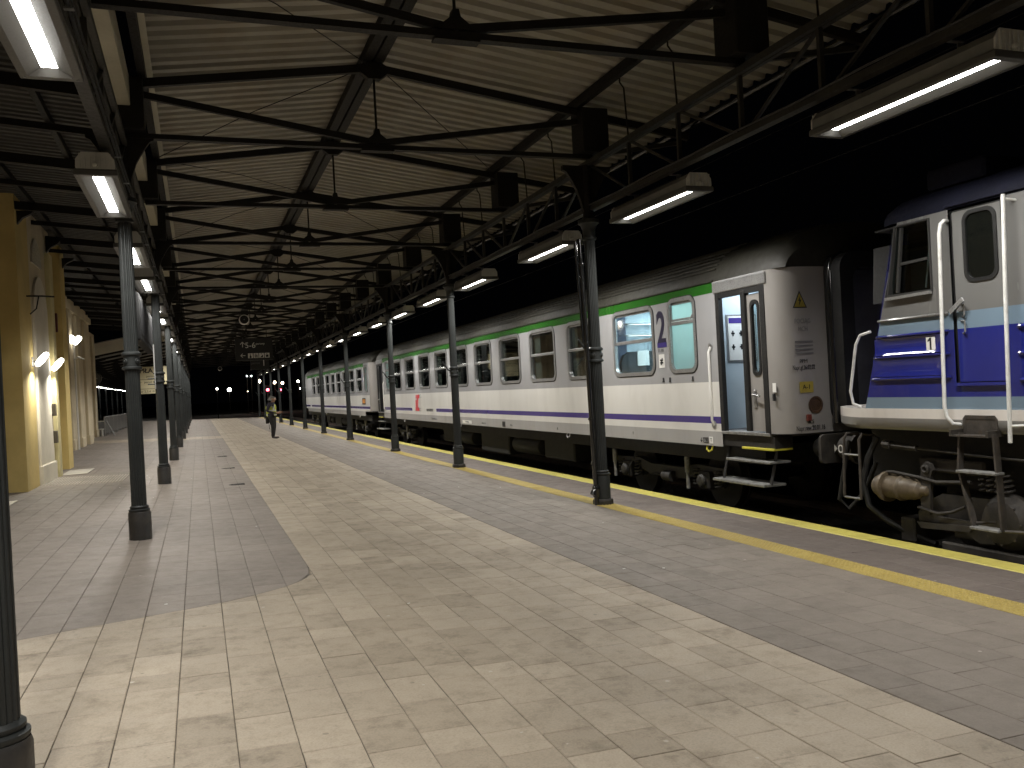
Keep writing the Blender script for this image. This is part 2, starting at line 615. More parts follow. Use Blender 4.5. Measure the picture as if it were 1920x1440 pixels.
def slab_geo(mb, poly, gap, tone, dz, bev=0.004, tilt=(0, 0)):
    n = len(poly)
    cx = sum(p[0] for p in poly) / n
    cy_ = sum(p[1] for p in poly) / n
    # shrink polygon by offsetting each edge inwards
    def inset(pl, d):
        out = []
        for i in range(n):
            p0, p1, p2 = pl[i - 1], pl[i], pl[(i + 1) % n]
            e1 = Vector((p1[0] - p0[0], p1[1] - p0[1])); e2 = Vector((p2[0] - p1[0], p2[1] - p1[1]))
            if e1.length < 1e-6 or e2.length < 1e-6:
                out.append(p1); continue
            n1 = Vector((-e1.y, e1.x)).normalized(); n2 = Vector((-e2.y, e2.x)).normalized()
            bis = n1 + n2
            L = bis.length
            if L < 0.3:
                out.append((p1[0] + n1.x * d, p1[1] + n1.y * d)); continue
            bis = bis / L
            k = d / max(0.4, bis.dot(n1))
            out.append((p1[0] + bis.x * k, p1[1] + bis.y * k))
        return out
    a = inset(poly, gap)
    c = inset(poly, gap + bev)
    b = len(mb.v)
    def z(p):
        return zp(p[0]) + dz + tilt[0] * (p[0] - cx) + tilt[1] * (p[1] - cy_)
    mb.v += [(p[0], p[1], z(p) - 0.022) for p in a]
    mb.v += [(p[0], p[1], z(p) - bev * .7) for p in a]
    mb.v += [(p[0], p[1], z(p)) for p in c]
    fs = [tuple(2 * n + i for i in range(n))]
    for k in range(2):
        for i in range(n):
            j = (i + 1) % n
            fs.append((k * n + i, k * n + j, (k + 1) * n + j, (k + 1) * n + i))
    mb.idx(fs, b, 0, tone)

def field(root_name, mat, slabs, part, limit=300, gap=0.0028, rnd=None, far_bev=0.004):
    """slabs: list of polygons; the nearest ones become parts, the rest one mesh"""
    root = thing(root_name, None, None, (0, 0, 0), kind='structure', world=False)
    def key(pl):
        x = sum(p[0] for p in pl) / len(pl); y = sum(p[1] for p in pl) / len(pl)
        d = math.hypot(x, y)
        front = y > 2.0 and -0.42 * y - 0.3 < x - 0.0 and x < y * 1.15 + 1.4
        return d if front else 1000 + d
    slabs = sorted(slabs, key=key)
    rest = MB()
    for i, pl in enumerate(slabs):
        tone = min(1, max(0, rnd.gauss(0.45, 0.3)))
        dz = rnd.uniform(-0.0009, 0.0009)
        tilt = (rnd.uniform(-.003, .003), rnd.uniform(-.002, .002))
        if i < limit and key(pl) < 1000:
            mb = MB()
            slab_geo(mb, pl, gap * rnd.uniform(.35, 1.05), tone, dz, bev=rnd.uniform(.0025, .0055), tilt=tilt)
            mb.build(part, mat, root)
        else:
            slab_geo(rest, pl, gap * .75, tone, dz, tilt=tilt)
    if rest.f:
        tag(rest.build('far_paving', mat, root), kind='stuff')
    return root

def paving_all():
    rnd = random.Random(11)
    # dark bedding under the joints, following the cross fall
    base = MB()
    YA, YB = -14.0, 86.0
    pts = [(-12.0, zp(-12) - .0065), (6.80, zp(6.8) - .0065), (6.80, -0.72), (-12.0, -0.72)]
    base.prism(pts, 'y', YA, YB)
    tag(base.build('platform', M_JOINT), kind='structure')
    L, Sx = 0.428, 0.284
    pat = [Sx, L, L]
    def rows(phase, y0, y1):
        y = phase
        k = 0
        while y > y0:
            y -= sum(pat)
        out = []
        while y < y1:
            out.append((y, y + pat[k % 3])); y += pat[k % 3]; k += 1
        return [(max(a, y0), min(b, y1)) for a, b in out if b > y0 + 0.03 and a < y1 - 0.03]
    beige, grey, trk, edge = [], [], [], []
    # building-side part, courses of 0.28 m
    k = 0
    xs = [0.936 - 0.28 * i for i in range(0, 26)]
    for i in range(len(xs) - 1):
        x1, x0 = xs[i], xs[i + 1]
        ph = 4.121 - 0.283 + 0.1325 * (i - 1) + rnd.uniform(-.012, .012)
        for ya, yb in rows(ph, -6, YB - .3):
            if 40.1 < (ya + yb) / 2 < 42.9:
                beige.append([(x0, ya), (x1, ya), (x1, yb), (x0, yb)]); continue
            lo, hi = split(x0, x1, ya, yb)
            if lo: beige.append(lo)
            if hi: grey.append(hi)
    # beige walking strip
    w = (3.376 - 0.936) / 9
    for i in range(9):
        x0 = 0.936 + w * i
        ph = 4.0 - 0.15 - 0.1325 * i + rnd.uniform(-.012, .012)
        for ya, yb in rows(ph, -6, YB - .3):
            beige.append([(x0, ya), (x0 + w, ya), (x0 + w, yb), (x0, yb)])
    w = (5.335 - 3.38) / 7
    for i in range(7):
        x0 = 3.38 + w * i
        ph = 3.99 + 0.15 * (i * 2 % 5) + rnd.uniform(-.05, .05)
        y = -6 + rnd.uniform(0, .4)
        while y < YB - .5:
            ln = rnd.choice([L, L, Sx, 0.36, 0.5])
            trk.append([(x0, y), (x0 + w, y), (x0 + w, y + ln), (x0, y + ln)]); y += ln
    w = (6.538 - 5.652) / 3
    for i in range(3):
        x0 = 5.652 + w * i
        y = -6 + rnd.uniform(0, .4)
        while y < YB - .5:
            ln = rnd.choice([L, Sx, 0.36, 0.5])
            edge.append([(x0, y), (x0 + w, y), (x0 + w, y + ln), (x0, y + ln)]); y += ln
    field('beige_paving', M_BEIGE, beige, 'paving_slab', 300, rnd=rnd)
    field('grey_paving', M_GREY, grey, 'paving_slab', 300, gap=0.002, rnd=rnd)
    field('trackside_paving', M_TRK, trk, 'paving_slab', 300, gap=0.0024, rnd=rnd)
    field('edge_paving', M_BRN, edge, 'paver', 200, gap=0.002, rnd=rnd)
    # tactile strip: tiles with rows of low studs
    root = thing('tactile_strip', None, None, (0, 0, 0), kind='structure', world=False)
    def tile(mb, y, tone, studs):
        slab_geo(mb, [(5.337, y), (5.648, y), (5.648, y + .3), (5.337, y + .3)], 0.0012, tone, 0.0015, bev=0.003)
        if studs:
            for a in range(6):
                for c in range(6):
                    cx, cyy = 5.363 + a * .052, y + .02 + c * .052
                    b = len(mb.v); z = zp(cx) + 0.0012
                    for r, h in ((0.017, 0), (0.010, 0.0052)):
                        mb.v += [(cx + r * math.cos(t * math.pi / 3), cyy + r * math.sin(t * math.pi / 3), z + h) for t in range(6)]
                    fs = [(6, 7, 8, 9, 10, 11)] + [(i, (i + 1) % 6, 6 + (i + 1) % 6, 6 + i) for i in range(6)]
                    mb.idx(fs, b, 0, tone)
    rest = MB()
    for k in range(300):
        y = -4 + .3 * k
        tone = min(1, max(0, rnd.gauss(.4, .3)))
        if 4 < y < 24:
            mb = MB(); tile(mb, y, tone, y < 14); mb.build('tactile_tile', M_YEL, root)
        elif y < YB - .3:
            tile(rest, y, tone, False)
    tag(rest.build('far_tiles', M_YEL, root), kind='stuff')
    # painted kerb stones, rounded nose
    root = thing('yellow_kerb', None, None, (0, 0, 0), kind='structure', world=False)
    y = -4 + 0.345
    k = 0
    while y < YB - 1.3:
        mb = MB()
        dz = rnd.uniform(-.002, .002); dx = rnd.uniform(-.004, .004)
        tone = min(1, max(0, rnd.gauss(.4, .25)))
        x0, x1 = 6.542 + dx, 6.822 + dx
        z = zp(6.68) + dz + 0.012
        prof = [(x0, z - .25), (x0, z - .010), (x0 + .012, z), (x1 - .035, z), (x1 - .012, z - .005), (x1 - .002, z - .018), (x1, z - .05), (x1, z - .13), (x1 - .05, z - .15), (x1 - .05, z - .25)]
        b = len(mb.v); n = len(prof)
        for yy in (y + .002, y + 1.203):
            mb.v += [(a, yy, c) for a, c in prof]
        fs = [tuple(range(n - 1, -1, -1)), tuple(n + i for i in range(n))] + [(i, n + i, n + (i + 1) % n, (i + 1) % n) for i in range(n)]
        mb.idx(fs, b, 0, tone)
        mb.build('kerb_stone', M_KERB, root)
        y += 1.207; k += 1
    # concrete face of the platform
    MB().box(6.60, 6.76, -14, 86, -0.75, zp(6.8) - .15).build('platform_face', pm('old_concrete', (0.16, 0.15, 0.13), 0.9, var=.3, bump=.4))['kind'] = 'structure'
paving_all()

# ------------------------------------------------------------------ iron columns
def make_column(name, label, side, group):
    t = thing(name, label, 'column', (0, 0, 0), group, world=False)
    if side == 'R':
        MB().lathe([(0.150, -0.30), (0.150, 0.055), (0.142, 0.075), (0.115, 0.085)], 8, rot=math.pi / 8).build('base_block', M_IRON2, t)
        MB().lathe([(0.118, 0.085), (0.118, 0.40), (0.112, 0.425)], 20).build('plinth', M_IRON, t, True)
        zb = 0.425
    else:
        MB().lathe([(0.130, -0.10), (0.130, 0.34), (0.122, 0.36)], 12).build('plinth', M_IRON2, t, 30)
        zb = 0.36
    MB().lathe([(0.115, zb), (0.122, zb + .012), (0.122, zb + .026), (0.100, zb + .036), (0.108, zb + .048), (0.108, zb + .06), (0.090, zb + .075)], 28).build('base_moulding', M_IRON, t, True)
    r0, r1 = 0.088, 0.083
    MB().lathe([(r0, zb + .07), (r0 - .002, 1.2), (r1 + .002, 2.09)], 60, flute=0.075).build('lower_shaft', M_IRON, t)
    c = MB().lathe([(0.085, 2.075), (0.112, 2.085), (0.115, 2.10), (0.112, 2.112), (0.094, 2.12), (0.094, 2.245), (0.112, 2.255), (0.116, 2.268), (0.112, 2.282), (0.086, 2.30)], 28).build('collar', M_IRON, t, True)
    for k in range(4):
        a = k * math.pi / 2 + math.pi * 0.25
        dx, dy = math.cos(a), math.sin(a)
        ro = MB()
        p = Vector((dx * .094, dy * .094, 2.183)); q = Vector((dx * .106, dy * .106, 2.183))
        ro.tube([p, q], [.036, .030], 10)
        ro.tube([q, q + Vector((dx, dy, 0)) * .008], [.014, .008], 8)
        o = ro.build('rosette', M_IRON, c)
    MB().lathe([(r1, 2.29), (0.080, 3.9)], 60, flute=0.075).build('upper_shaft', M_IRON, t)
    MB().lathe([(0.080, 3.86), (0.105, 3.875), (0.105, 3.905), (0.088, 3.92), (0.095, 4.02), (0.125, 4.09), (0.155, 4.11), (0.155, 4.16), (0.10, 4.18), (0.088, 4.2)], 28).build('capital', M_IRON, t, True)
    MB().lathe([(0.078, 4.18), (0.078, 4.96)], 16).build('post', M_STEEL, t, True)
    for s in (-1, 1):
        pr = [(.06, 4.95), (.38, 4.95), (.38, 4.88), (.33, 4.86), (.26, 4.76), (.17, 4.60), (.115, 4.44), (.075, 4.28), (.06, 4.28)]
        MB().prism([(s * a, b) for a, b in pr], 'y', -.035, .035).build('bracket', M_STEEL, t)
    if side == 'R':
        MB().tube([(-.09, -.02, 2.20), (-.15, -.02, 2.24), (-.27, -.02, 2.42)], .017, 8).build('flag_holder', M_IRON, t)
    return t
NB = 11
colL = make_column('iron_column', 'fluted iron column cut off by the picture edge, nearest of the row on the station building side', 'L', 'iron columns of the building side row')
colL.location = (-0.812, Y0 - P, 0)
for i in range(NB):
    lab = '%s fluted iron column from the camera in the row on the station building side' % ORD[i + 1]
    dup(colL, (XL if i else -0.735, Y0 + P * i, 0), lab)
colR = make_column('iron_column', 'fluted iron column with a black downpipe beside it, nearest in the row along the train', 'R', 'iron columns of the trackside row')
YR = [Y0, Y0 + P, Y0 + 2 * P - 0.75] + [Y0 + P * i for i in range(3, NB)]
colR.location = (XR - .02, YR[0], zp(XR))
for i in range(1, NB):
    lab = '%s fluted iron column from the camera in the row along the train, standing in the yellow strip' % ORD[i]
    dup(colR, (XR, YR[i], zp(XR)), lab)

# the ring of the very first column is outside the picture and left out
for ch in list(colL.children):
    if ch.name.startswith('collar'):
        for g in list(ch.children):
            bpy.data.objects.remove(g)
        bpy.data.objects.remove(ch)

# black downpipe beside the first trackside column
t = thing('downpipe', 'glossy black downpipe running down beside the nearest trackside column', 'downpipe', (5.36, 11.30, zp(5.36)))
MB().tube([(5.31, 11.34, 3.72), (5.325, 11.33, 3.2), (5.36, 11.31, 0.3), (5.36, 11.30, -.16)], .036, 12).build('pipe', M_PIPE, t, True)
MB().tube([(5.255, 11.36, 3.70), (5.27, 11.35, 3.2), (5.295, 11.34, 2.2)], .02, 10).build('cable_duct', M_PIPE, t, True)
for z in (3.35, 2.2, 1.1, .45):
    x = 5.325 + (3.2 - z) * .012
    MB().lathe([(.042, -.02), (.046, -.01), (.046, .01), (.042, .02)], 12, (x, 11.325, z)).build('pipe_clamp', M_PIPE, t, True)
MB().lathe([(.05, 0), (.056, .02), (.056, .10), (.06, .14), (.042, .17)], 12, (5.36, 11.30, zp(5.36) + .12)).build('shoe', M_PIPE, t, True)
MB().tube([(5.36, 11.30, .06), (5.30, 11.27, .05), (5.275, 11.26, .01)], .035, 10).build('outlet', M_PIPE, t, True)

# ------------------------------------------------------------------ lattice girders along both rows
def make_girder(name, label, group, rods):
    t = thing(name, label, 'girder', (0, 0, 0), group, world=False)
    MB().bar((-.035, 0, 4.83), (-.035, P, 4.83), .055, .075).bar((.035, 0, 4.83), (.035, P, 4.83), .055, .075).build('top_chord', M_GIRD, t)
    MB().bar((0, 0, 4.145), (0, P, 4.145), .10, .02).bar((-.04, 0, 4.17), (-.04, P, 4.17), .015, .06).bar((.04, 0, 4.17), (.04, P, 4.17), .015, .06).build('bottom_chord', M_GIRD, t)
    s = P / 6
    for k in range(1, 6):
        MB().bar((0, s * k, 4.16), (0, s * k, 4.80), .05, .04, up=(0, 1, 0)).build('vertical', M_GIRD, t)
    for k in range(6):
        a, b = (4.80, 4.17) if k < 3 else (4.17, 4.80)
        MB().bar((.02, s * k + .04, a), (.02, s * (k + 1) - .04, b), .035, .03).build('diagonal', M_GIRD, t)
    if not rods:
        for dx, z, r in ((.06, 4.24, .014), (.075, 4.30, .010), (-.07, 4.75, .012)):
            MB().tube([(dx, P * q / 8, z - (.02 if q % 2 else 0)) for q in range(9)], r, 6).build('cable', M_BLACK, t)
    if rods:
        MB().tube([(-.06, P * q / 8, 4.215 - (.015 if q % 2 else 0)) for q in range(9)], .012, 6).build('cable', M_BLACK, t)
        for k in (1, 2, 4, 5):
            MB().tube([(-.07, s * k + .03, 5.66), (-.075, s * k + .02, 5.60), (-.03, s * k, 5.52), (0, s * k, 4.86)], .011, 6).build('hanger_rod', M_STEEL, t)
    return t
gR = make_girder('lattice_girder', 'steel lattice girder above the locomotive, nearest of the trackside row', 'lattice girders over the trackside columns', True)
gR.location = (XR + .03, Y0 - P, 0)
for i in range(NB - 1):
    dup(gR, (XR + .03, Y0 + P * i, 0), '%s steel lattice girder from the camera, spanning the trackside columns' % ORD[i + 1])
gL = make_girder('lattice_girder', 'steel lattice girder nearest the camera between the building side columns', 'lattice girders over the building side columns', False)
gL.location = (XL, Y0 - P, 0)
for i in range(NB - 1):
    dup(gL, (XL, Y0 + P * i, 0), '%s steel lattice girder from the camera, spanning the building side columns' % ORD[i + 1])

# ------------------------------------------------------------------ roof trusses
def make_truss():
    t = thing('roof_truss', '', 'truss', (0, 0, 0), 'trusses under the platform roof', world=False)
    a, b, c = XL + .07, XR + .08, 2.42
    MB().bar((a - .1, 0, 5.545), (c, 0, 6.0), .07, .105).build('rafter', M_STEEL, t)
    MB().bar((c, 0, 6.0), (7.25, 0, 5.315), .07, .105).build('rafter', M_STEEL, t)
    MB().bar((a, -.04, 4.93), (b, -.04, 4.93), .02, .06).bar((a, .04, 4.93), (b, .04, 4.93), .02, .06).bar((a, 0, 4.905), (b, 0, 4.905), .10, .012).build('tie_beam', M_STEEL, t)
    MB().bar((a + .15, 0, 5.45), (c - .02, 0, 4.99), .06, .08).build('strut', M_STEEL, t)
    MB().bar((b - .15, 0, 5.45), (c + .02, 0, 4.99), .06, .08).build('strut', M_STEEL, t)
    MB().tube([(c, 0, 5.92), (c, 0, 5.1)], .016, 8).build('king_rod', M_STEEL, t)
    MB().prism([(c - .20, 4.98), (c + .20, 4.98), (c + .045, 5.10), (c + .03, 5.17), (c - .03, 5.17), (c - .045, 5.10)], 'y', -.05, .05).build('foot_gusset', M_STEEL, t)
    MB().box(c - .22, c + .22, -.065, .065, 4.872, 4.892).build('splice_plate', M_STEEL, t)
    MB().prism([(c - .24, 5.98), (c - .16, 5.90), (c - .08, 5.84), (c + .08, 5.84), (c + .16, 5.90), (c + .24, 5.98), (c + .1, 6.06), (c - .1, 6.06)], 'y', -.055, .055).build('apex_gusset', M_STEEL, t)
    for x in (a, b):
        MB().cbox(x - .205, x + .205, -.205, .205, 4.965, 5.60, .012).build('hanger_box', M_STEEL, t)
    MB().bar((b + .2, 0, 4.99), (7.1, 0, 5.22), .06, .06).build('eave_bracket', M_GIRD, t)
    return t
tr = make_truss()
NT = 23
for j in range(NT):
    o = tr if j == 0 else copy_tree(tr)
    o.location = (0, Y0 - P + j * P / 2, 0)
    o['label'] = '%s dark steel roof truss from the camera, with king rod and crossing struts' % ORD[j]

# ------------------------------------------------------------------ corrugated roof
def zroof(x):
    return 6.235 - 0.138 * abs(x - 2.42)
roof = thing('canopy_roof', 'cream corrugated gable roof over the platform, resting on the dark steel trusses', 'roof', (0, 0, 0), world=False)
def corr(mb, x0, x1, z0, z1, ya, yb, per=0.266, dep=0.055):
    prof = []
    n = max(1, round((yb - ya) / per))
    per = (yb - ya) / n
    for k in range(n):
        y = ya + k * per
        prof += [(y, 0), (y + per * .44, 0), (y + per * .52, dep), (y + per * .92, dep)]
    prof.append((yb, 0))
    b = len(mb.v)
    xs = [x0, (x0 + x1) / 2, x1]
    for x in xs:
        t = (x - x0) / (x1 - x0)
        for y, d in prof:
            mb.v.append((x, y, z0 + (z1 - z0) * t + d))
    m = len(prof)
    mb.idx([(r * m + i, r * m + i + 1, (r + 1) * m + i + 1, (r + 1) * m + i) for r in range(2) for i in range(m - 1)], b)
for j in range(-1, NT - 1):
    ya = Y0 - P + j * P / 2
    yb = ya + P / 2
    for x0, x1 in ((-0.42, 2.43), (2.41, 7.30)):
        mb = MB(); corr(mb, x0, x1, zroof(x0), zroof(x1), ya, yb)
        mb.build('corrugated_sheet', M_SHEET, roof)
YE = Y0 - P + (NT - 1) * P / 2
for dx in (-.14, .015):
    MB().box(2.42 + dx, 2.42 + dx + .125, 0, YE, 6.075, 6.205).build('ridge_beam', M_STEEL, roof)
MB().box(5.39, 5.47, 0, YE, 5.655, 5.795).build('purlin', M_STEEL, roof)
MB().box(-.50, -.41, 0, YE, 5.64, 5.80).build('purlin', M_STEEL, roof)
MB().box(-.42, -.34, 0, YE, 5.815, 5.83).build('flashing', M_CREAMB, roof)
for j in range(-1, NT - 1):
    ya = Y0 - P + j * P / 2
    MB().cbox(XL - .07, XL + .13, ya + .22, ya + P / 2 - .22, 5.235, 5.60, .01).build('gutter_box', M_CREAMB, roof)
for j in range(0, 12):
    ya = Y0 - P + j * P / 2
    yb = ya + P / 2
    if j % 2 == 0:
        MB().tube([(-.4, yb - .1, 5.66), (1.0, (ya + yb) / 2, 5.93), (2.3, ya + .1, 6.02)], .007, 5).build('brace_rod', M_STEEL, roof)
        MB().tube([(2.55, ya + .1, 6.02), (5.3, yb - .1, 5.66)], .007, 5).build('brace_rod', M_STEEL, roof)
    else:
        MB().tube([(-.4, ya + .1, 5.66), (1.0, (ya + yb) / 2, 5.90), (2.3, yb - .1, 6.02)], .007, 5).build('brace_rod', M_STEEL, roof)
# eave gutter on the track side
g = MB()
prof = [(math.cos(math.radians(a)) * .07, math.sin(math.radians(a)) * .07) for a in range(180, 361, 20)]
b0 = len(g.v)
for y in (0, YE):
    g.v += [(7.30 + a, y, 5.50 + c) for a, c in prof]
n = len(prof)
g.idx([(i, i + 1, n + i + 1, n + i) for i in range(n - 1)], b0)
g.build('eave_gutter', M_PIPE, roof, True)

# ------------------------------------------------------------------ lean-to roof between the columns and the building
lean = thing('lean_to_roof', 'dark lean-to roof between the platform columns and the yellow station building', 'roof', (0, 0, 0), world=False)
def zl(x):
    return 5.42 + (XL - x) * 0.09
for j in range(-1, 13):
    y = Y0 - P + j * P / 2
    MB().bar((XL - .1, y, zl(XL - .1)), (-5.2, y, zl(-5.2)), .09, .15).build('rafter', M_STEEL, lean)
    y2 = y + P / 4
    MB().bar((XL - .1, y2, zl(XL - .1) + .03), (-5.2, y2, zl(-5.2) + .03), .06, .09).build('rafter', M_STEEL, lean)
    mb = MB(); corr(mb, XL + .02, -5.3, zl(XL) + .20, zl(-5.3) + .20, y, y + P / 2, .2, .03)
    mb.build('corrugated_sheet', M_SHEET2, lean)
for x in (-1.75, -2.9, -4.0):
    MB().box(x - .04, x + .04, 0, 53.5, zl(x) + .08, zl(x) + .185).build('purlin', M_STEEL, lean)

# ------------------------------------------------------------------ luminaires
def make_lamp(label, group):
    t = thing('strip_luminaire', label, 'lamp', (0, 0, 0), group, world=False)
    h = MB()
    sec = [(-.150, .055), (.150, .055), (.168, .07), (.165, .15), (.115, .215), (-.115, .215), (-.165, .15), (-.168, .07)]
    h.prism(sec, 'y', -.985, .985)
    h.build('housing', M_LAMPH, t)
    r = MB()
    def rect(a, b, z): return [(-a, -b, z), (a, -b, z), (a, b, z), (-a, b, z)]
    rings = [rect(.185, 1.005, .06), rect(.190, 1.01, .045), rect(.190, 1.01, .006), rect(.185, 1.005, 0), rect(.138, .95, 0), rect(.050, .895, .045)]
    for q in rings: r.v += q
    r.idx([(k * 4 + i, k * 4 + (i + 1) % 4, (k + 1) * 4 + (i + 1) % 4, (k + 1) * 4 + i) for k in range(5) for i in range(4)], 0)
    r.build('reflector_frame', M_LAMPR, t)
    MB().box(-.049, .049, -.893, .893, .0455, .0535).build('diffuser', M_LED, t)
    ld = bpy.data.lights.new('lamp_light', 'AREA')
    ld.shape = 'RECTANGLE'; ld.size = .095; ld.size_y = 1.78
    ld.energy = LAMP; ld.color = (1.0, 0.975, 0.92); ld.spread = math.radians(SPREAD)
    lo = bpy.data.objects.new('lamp_light', ld); COL.objects.link(lo); lo.parent = t; lo.location = (0, 0, .043)
    for s in (-1, 1):
        e = MB()
        sec2 = [(-.158, .05), (.158, .05), (.172, .075), (.168, .155), (.118, .222), (-.118, .222), (-.168, .155), (-.172, .075)]
        e.prism(sec2, 'y', s * .985, s * 1.0)
        for k in range(-3, 4):
            e.box(k * .044 - .006, k * .044 + .006, min(s * 1.0, s * 1.016), max(s * 1.0, s * 1.016), .06, .205)
        e.lathe([(.024, 0), (.024, s * .03), (.012, s * .034)], 12, (0, s * 1.0, .10), axis='y')
        e.build('end_cap', M_LAMPE, t)
        MB().box(-.03, .03, s * .55 - .004, s * .55 + .004, .21, .30).box(-.20 if GS < 0 else -.03, .03 if GS < 0 else .20, s * .55 - .02, s * .55 + .02, .296, .304).build('hanger', M_ZINC, t)
        for q in (-.16, .16):
            MB().lathe([(.008, -.004), (.008, .002)], 6, (q, s * .97, -.001)).build('screw', M_ZINC, t)
    return t
YLAMPR = [5.6, 9.8, 13.5, 17.65, 21.2, 24.85, 28.35, 32.1, 35.8, 39.5]
YLAMPL = [5.4, 9.97, 14.0, 17.42, 21.75, 25.1, 29.2, 32.6, 36.6, 40.0]
for i in range(5, NB):
    YLAMPR += [Y0 + P * (i - 1) + 2.0, Y0 + P * (i - 1) + 5.95] if Y0 + P * (i - 1) + 2.0 > 41 else []
    YLAMPL += [Y0 + P * (i - 1) + 2.4, Y0 + P * (i - 1) + 6.05] if Y0 + P * (i - 1) + 2.4 > 41.5 else []
GS = -1
lpR = make_lamp('bright strip lamp above the locomotive, nearest of the row over the platform edge', 'strip lamps over the platform edge')
for i, y in enumerate(YLAMPR):
    lab = '%s bright strip lamp from the camera in the row over the platform edge' % ORD[i]
    if i == 0: lpR.location = (5.74, y, 3.85)
    else: dup(lpR, (5.74, y, 3.85), lab)
for k, y in enumerate((1.9, -1.9, -5.6)):
    dup(lpR, (5.74, y, 3.85), '%s bright strip lamp behind the viewer over the platform edge' % ORD[k])
GS = 1
lpL = make_lamp('bright strip lamp at the top left picture corner, nearest of the building side row', 'strip lamps along the building side columns')
for i, y in enumerate(YLAMPL):
    lab = '%s bright strip lamp from the camera in the row along the building side columns' % ORD[i]
    if i == 0: lpL.location = (-.81, y, 3.85)
    else: dup(lpL, (-.81, y, 3.85), lab)

# ------------------------------------------------------------------ train materials
def paint(name, col, rough=0.22, wavy=0.12, dirt=(0.16, 0.12, 0.08), amt=0.10, lo=0.5, wscale=2.2, coat=0.3):
    return pm(name, col, rough, var=0.06, vs=1.1, speck=0.015, dirt=dirt, dirt_amt=amt, dirt_lo=lo, stretch=(1, 1, 0.35),
              bump=0.004, bs=40, wavy=wavy, wscale=wscale, coat=coat, bdist=0.004)
P_WHITE = paint('coach_white', (0.76, 0.745, 0.71))
P_LG = paint('coach_light_grey', (0.37, 0.37, 0.38))
P_SOLE = paint('coach_sole_grey', (0.40, 0.395, 0.39), amt=0.15, lo=0.5)
P_VIO = paint('coach_violet', (0.055, 0.035, 0.22))
P_GRN = paint('coach_green', (0.018, 0.125, 0.011))
P_ROOF = pm('coach_roof', (0.034, 0.032, 0.023), 0.6, var=0.25, vs=0.8, dirt=(0.016, 0.013, 0.01), dirt_amt=0.5, stretch=(1, .3, 1))
P_END = paint('coach_end_grey', (0.30, 0.285, 0.272), rough=0.22, dirt=(0.12, 0.08, 0.05), amt=0.22, lo=0.55)
P_ALU = pm('window_alu', (0.36, 0.36, 0.36), 0.32, metal=0.55, var=0.12, vs=6)
P_UNDER = pm('underframe', (0.009, 0.008, 0.007), 0.75, var=0.4, vs=5, dirt=(0.022, 0.017, 0.013), dirt_amt=0.5, bump=0.3)
P_UND2 = pm('running_gear', (0.020, 0.018, 0.016), 0.65, var=0.4, vs=6, dirt=(0.036, 0.027, 0.02), dirt_amt=0.6, bump=0.3)
P_STEP = pm('step_tread', (0.30, 0.30, 0.29), 0.5, metal=0.4, var=0.3, vs=9, dirt=(0.1, 0.08, 0.06), dirt_amt=0.6)
P_YELP = pm('yellow_paint', (0.62, 0.56, 0.06), 0.45, var=0.2, vs=8)
P_RED = pm('red_paint', (0.62, 0.03, 0.05), 0.35, var=0.05)
P_BLK = pm('black_print', (0.012, 0.012, 0.014), 0.5, var=0.1)
P_VIOP = pm('violet_print', (0.045, 0.03, 0.20), 0.4, var=0.05)
P_GREYP = pm('grey_print', (0.14, 0.14, 0.14), 0.5, var=0.05)
P_STICK = pm('white_sticker', (0.78, 0.77, 0.74), 0.45, var=0.05)
P_YST = pm('yellow_sticker', (0.38, 0.30, 0.05), 0.5, var=0.2, vs=9)
P_ORST = pm('orange_plate', (0.66, 0.27, 0.04), 0.4, var=0.1)
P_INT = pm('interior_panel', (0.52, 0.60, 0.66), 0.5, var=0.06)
P_INTD = pm('interior_dark', (0.10, 0.10, 0.11), 0.6, var=0.2)  # interior panel colour darkened to stand for unlit compartments
P_SEAT = pm('seat_cloth', (0.035, 0.045, 0.055), 0.85, var=0.3, vs=9)
P_CURT = pm('curtain', (0.24, 0.23, 0.21), 0.9, var=0.25, vs=7, stretch=(1, 9, .3))
G_WIN = glass('window_glass', (0.72, 0.78, 0.77), 1.3)
G_MILK = milky('frosted_glass', (0.66, 0.82, 0.80))
E_INT = emis('cabin_light', (0.78, 0.93, 1.0), 22.0)
E_VEST = emis('vestibule_light', (0.80, 0.92, 1.0), 11.0)
E_WC = emis('washroom_light', (0.82, 1.0, 0.97), 5.5)

def zarc(n=9):
    pts = [(0, 2.97), (.012, 3.03), (.06, 3.15), (.16, 3.28), (.34, 3.41), (.62, 3.52), (.98, 3.59), (1.41, 3.615)]
    left = [(XS + a, z) for a, z in pts]
    right = [(2 * TC - x, z) for x, z in left[::-1][1:]]
    return left + right

def side_grid(x, y0, y1, bands, holes, mats, exc=None):
    """flat side in cells, left open where windows and doors are"""
    mb = MB()
    ys = sorted(set([y0, y1] + [v for h in holes for v in h[:2] if y0 < v < y1] + ([v for e in exc for v in e[:2]] if exc else [])))
    zs = sorted(set([b[0] for b in bands] + [b[1] for b in bands] + [v for h in holes for v in h[2:4] if bands[0][0] < v < bands[-1][1]]))
    for i in range(len(ys) - 1):
        for j in range(len(zs) - 1):
            ym, zm = (ys[i] + ys[i + 1]) / 2, (zs[j] + zs[j + 1]) / 2
            if any(h[0] < ym < h[1] and h[2] < zm < h[3] for h in holes): continue
            mi = next(b[2] for b in bands if b[0] <= zm <= b[1])
            if exc:
                for e in exc:
                    if e[0] < ym < e[1] and mi == e[2]: mi = e[3]
            mb.face([(x, ys[i + 1], zs[j]), (x, ys[i], zs[j]), (x, ys[i], zs[j + 1]), (x, ys[i + 1], zs[j + 1])], mi)
    return mb

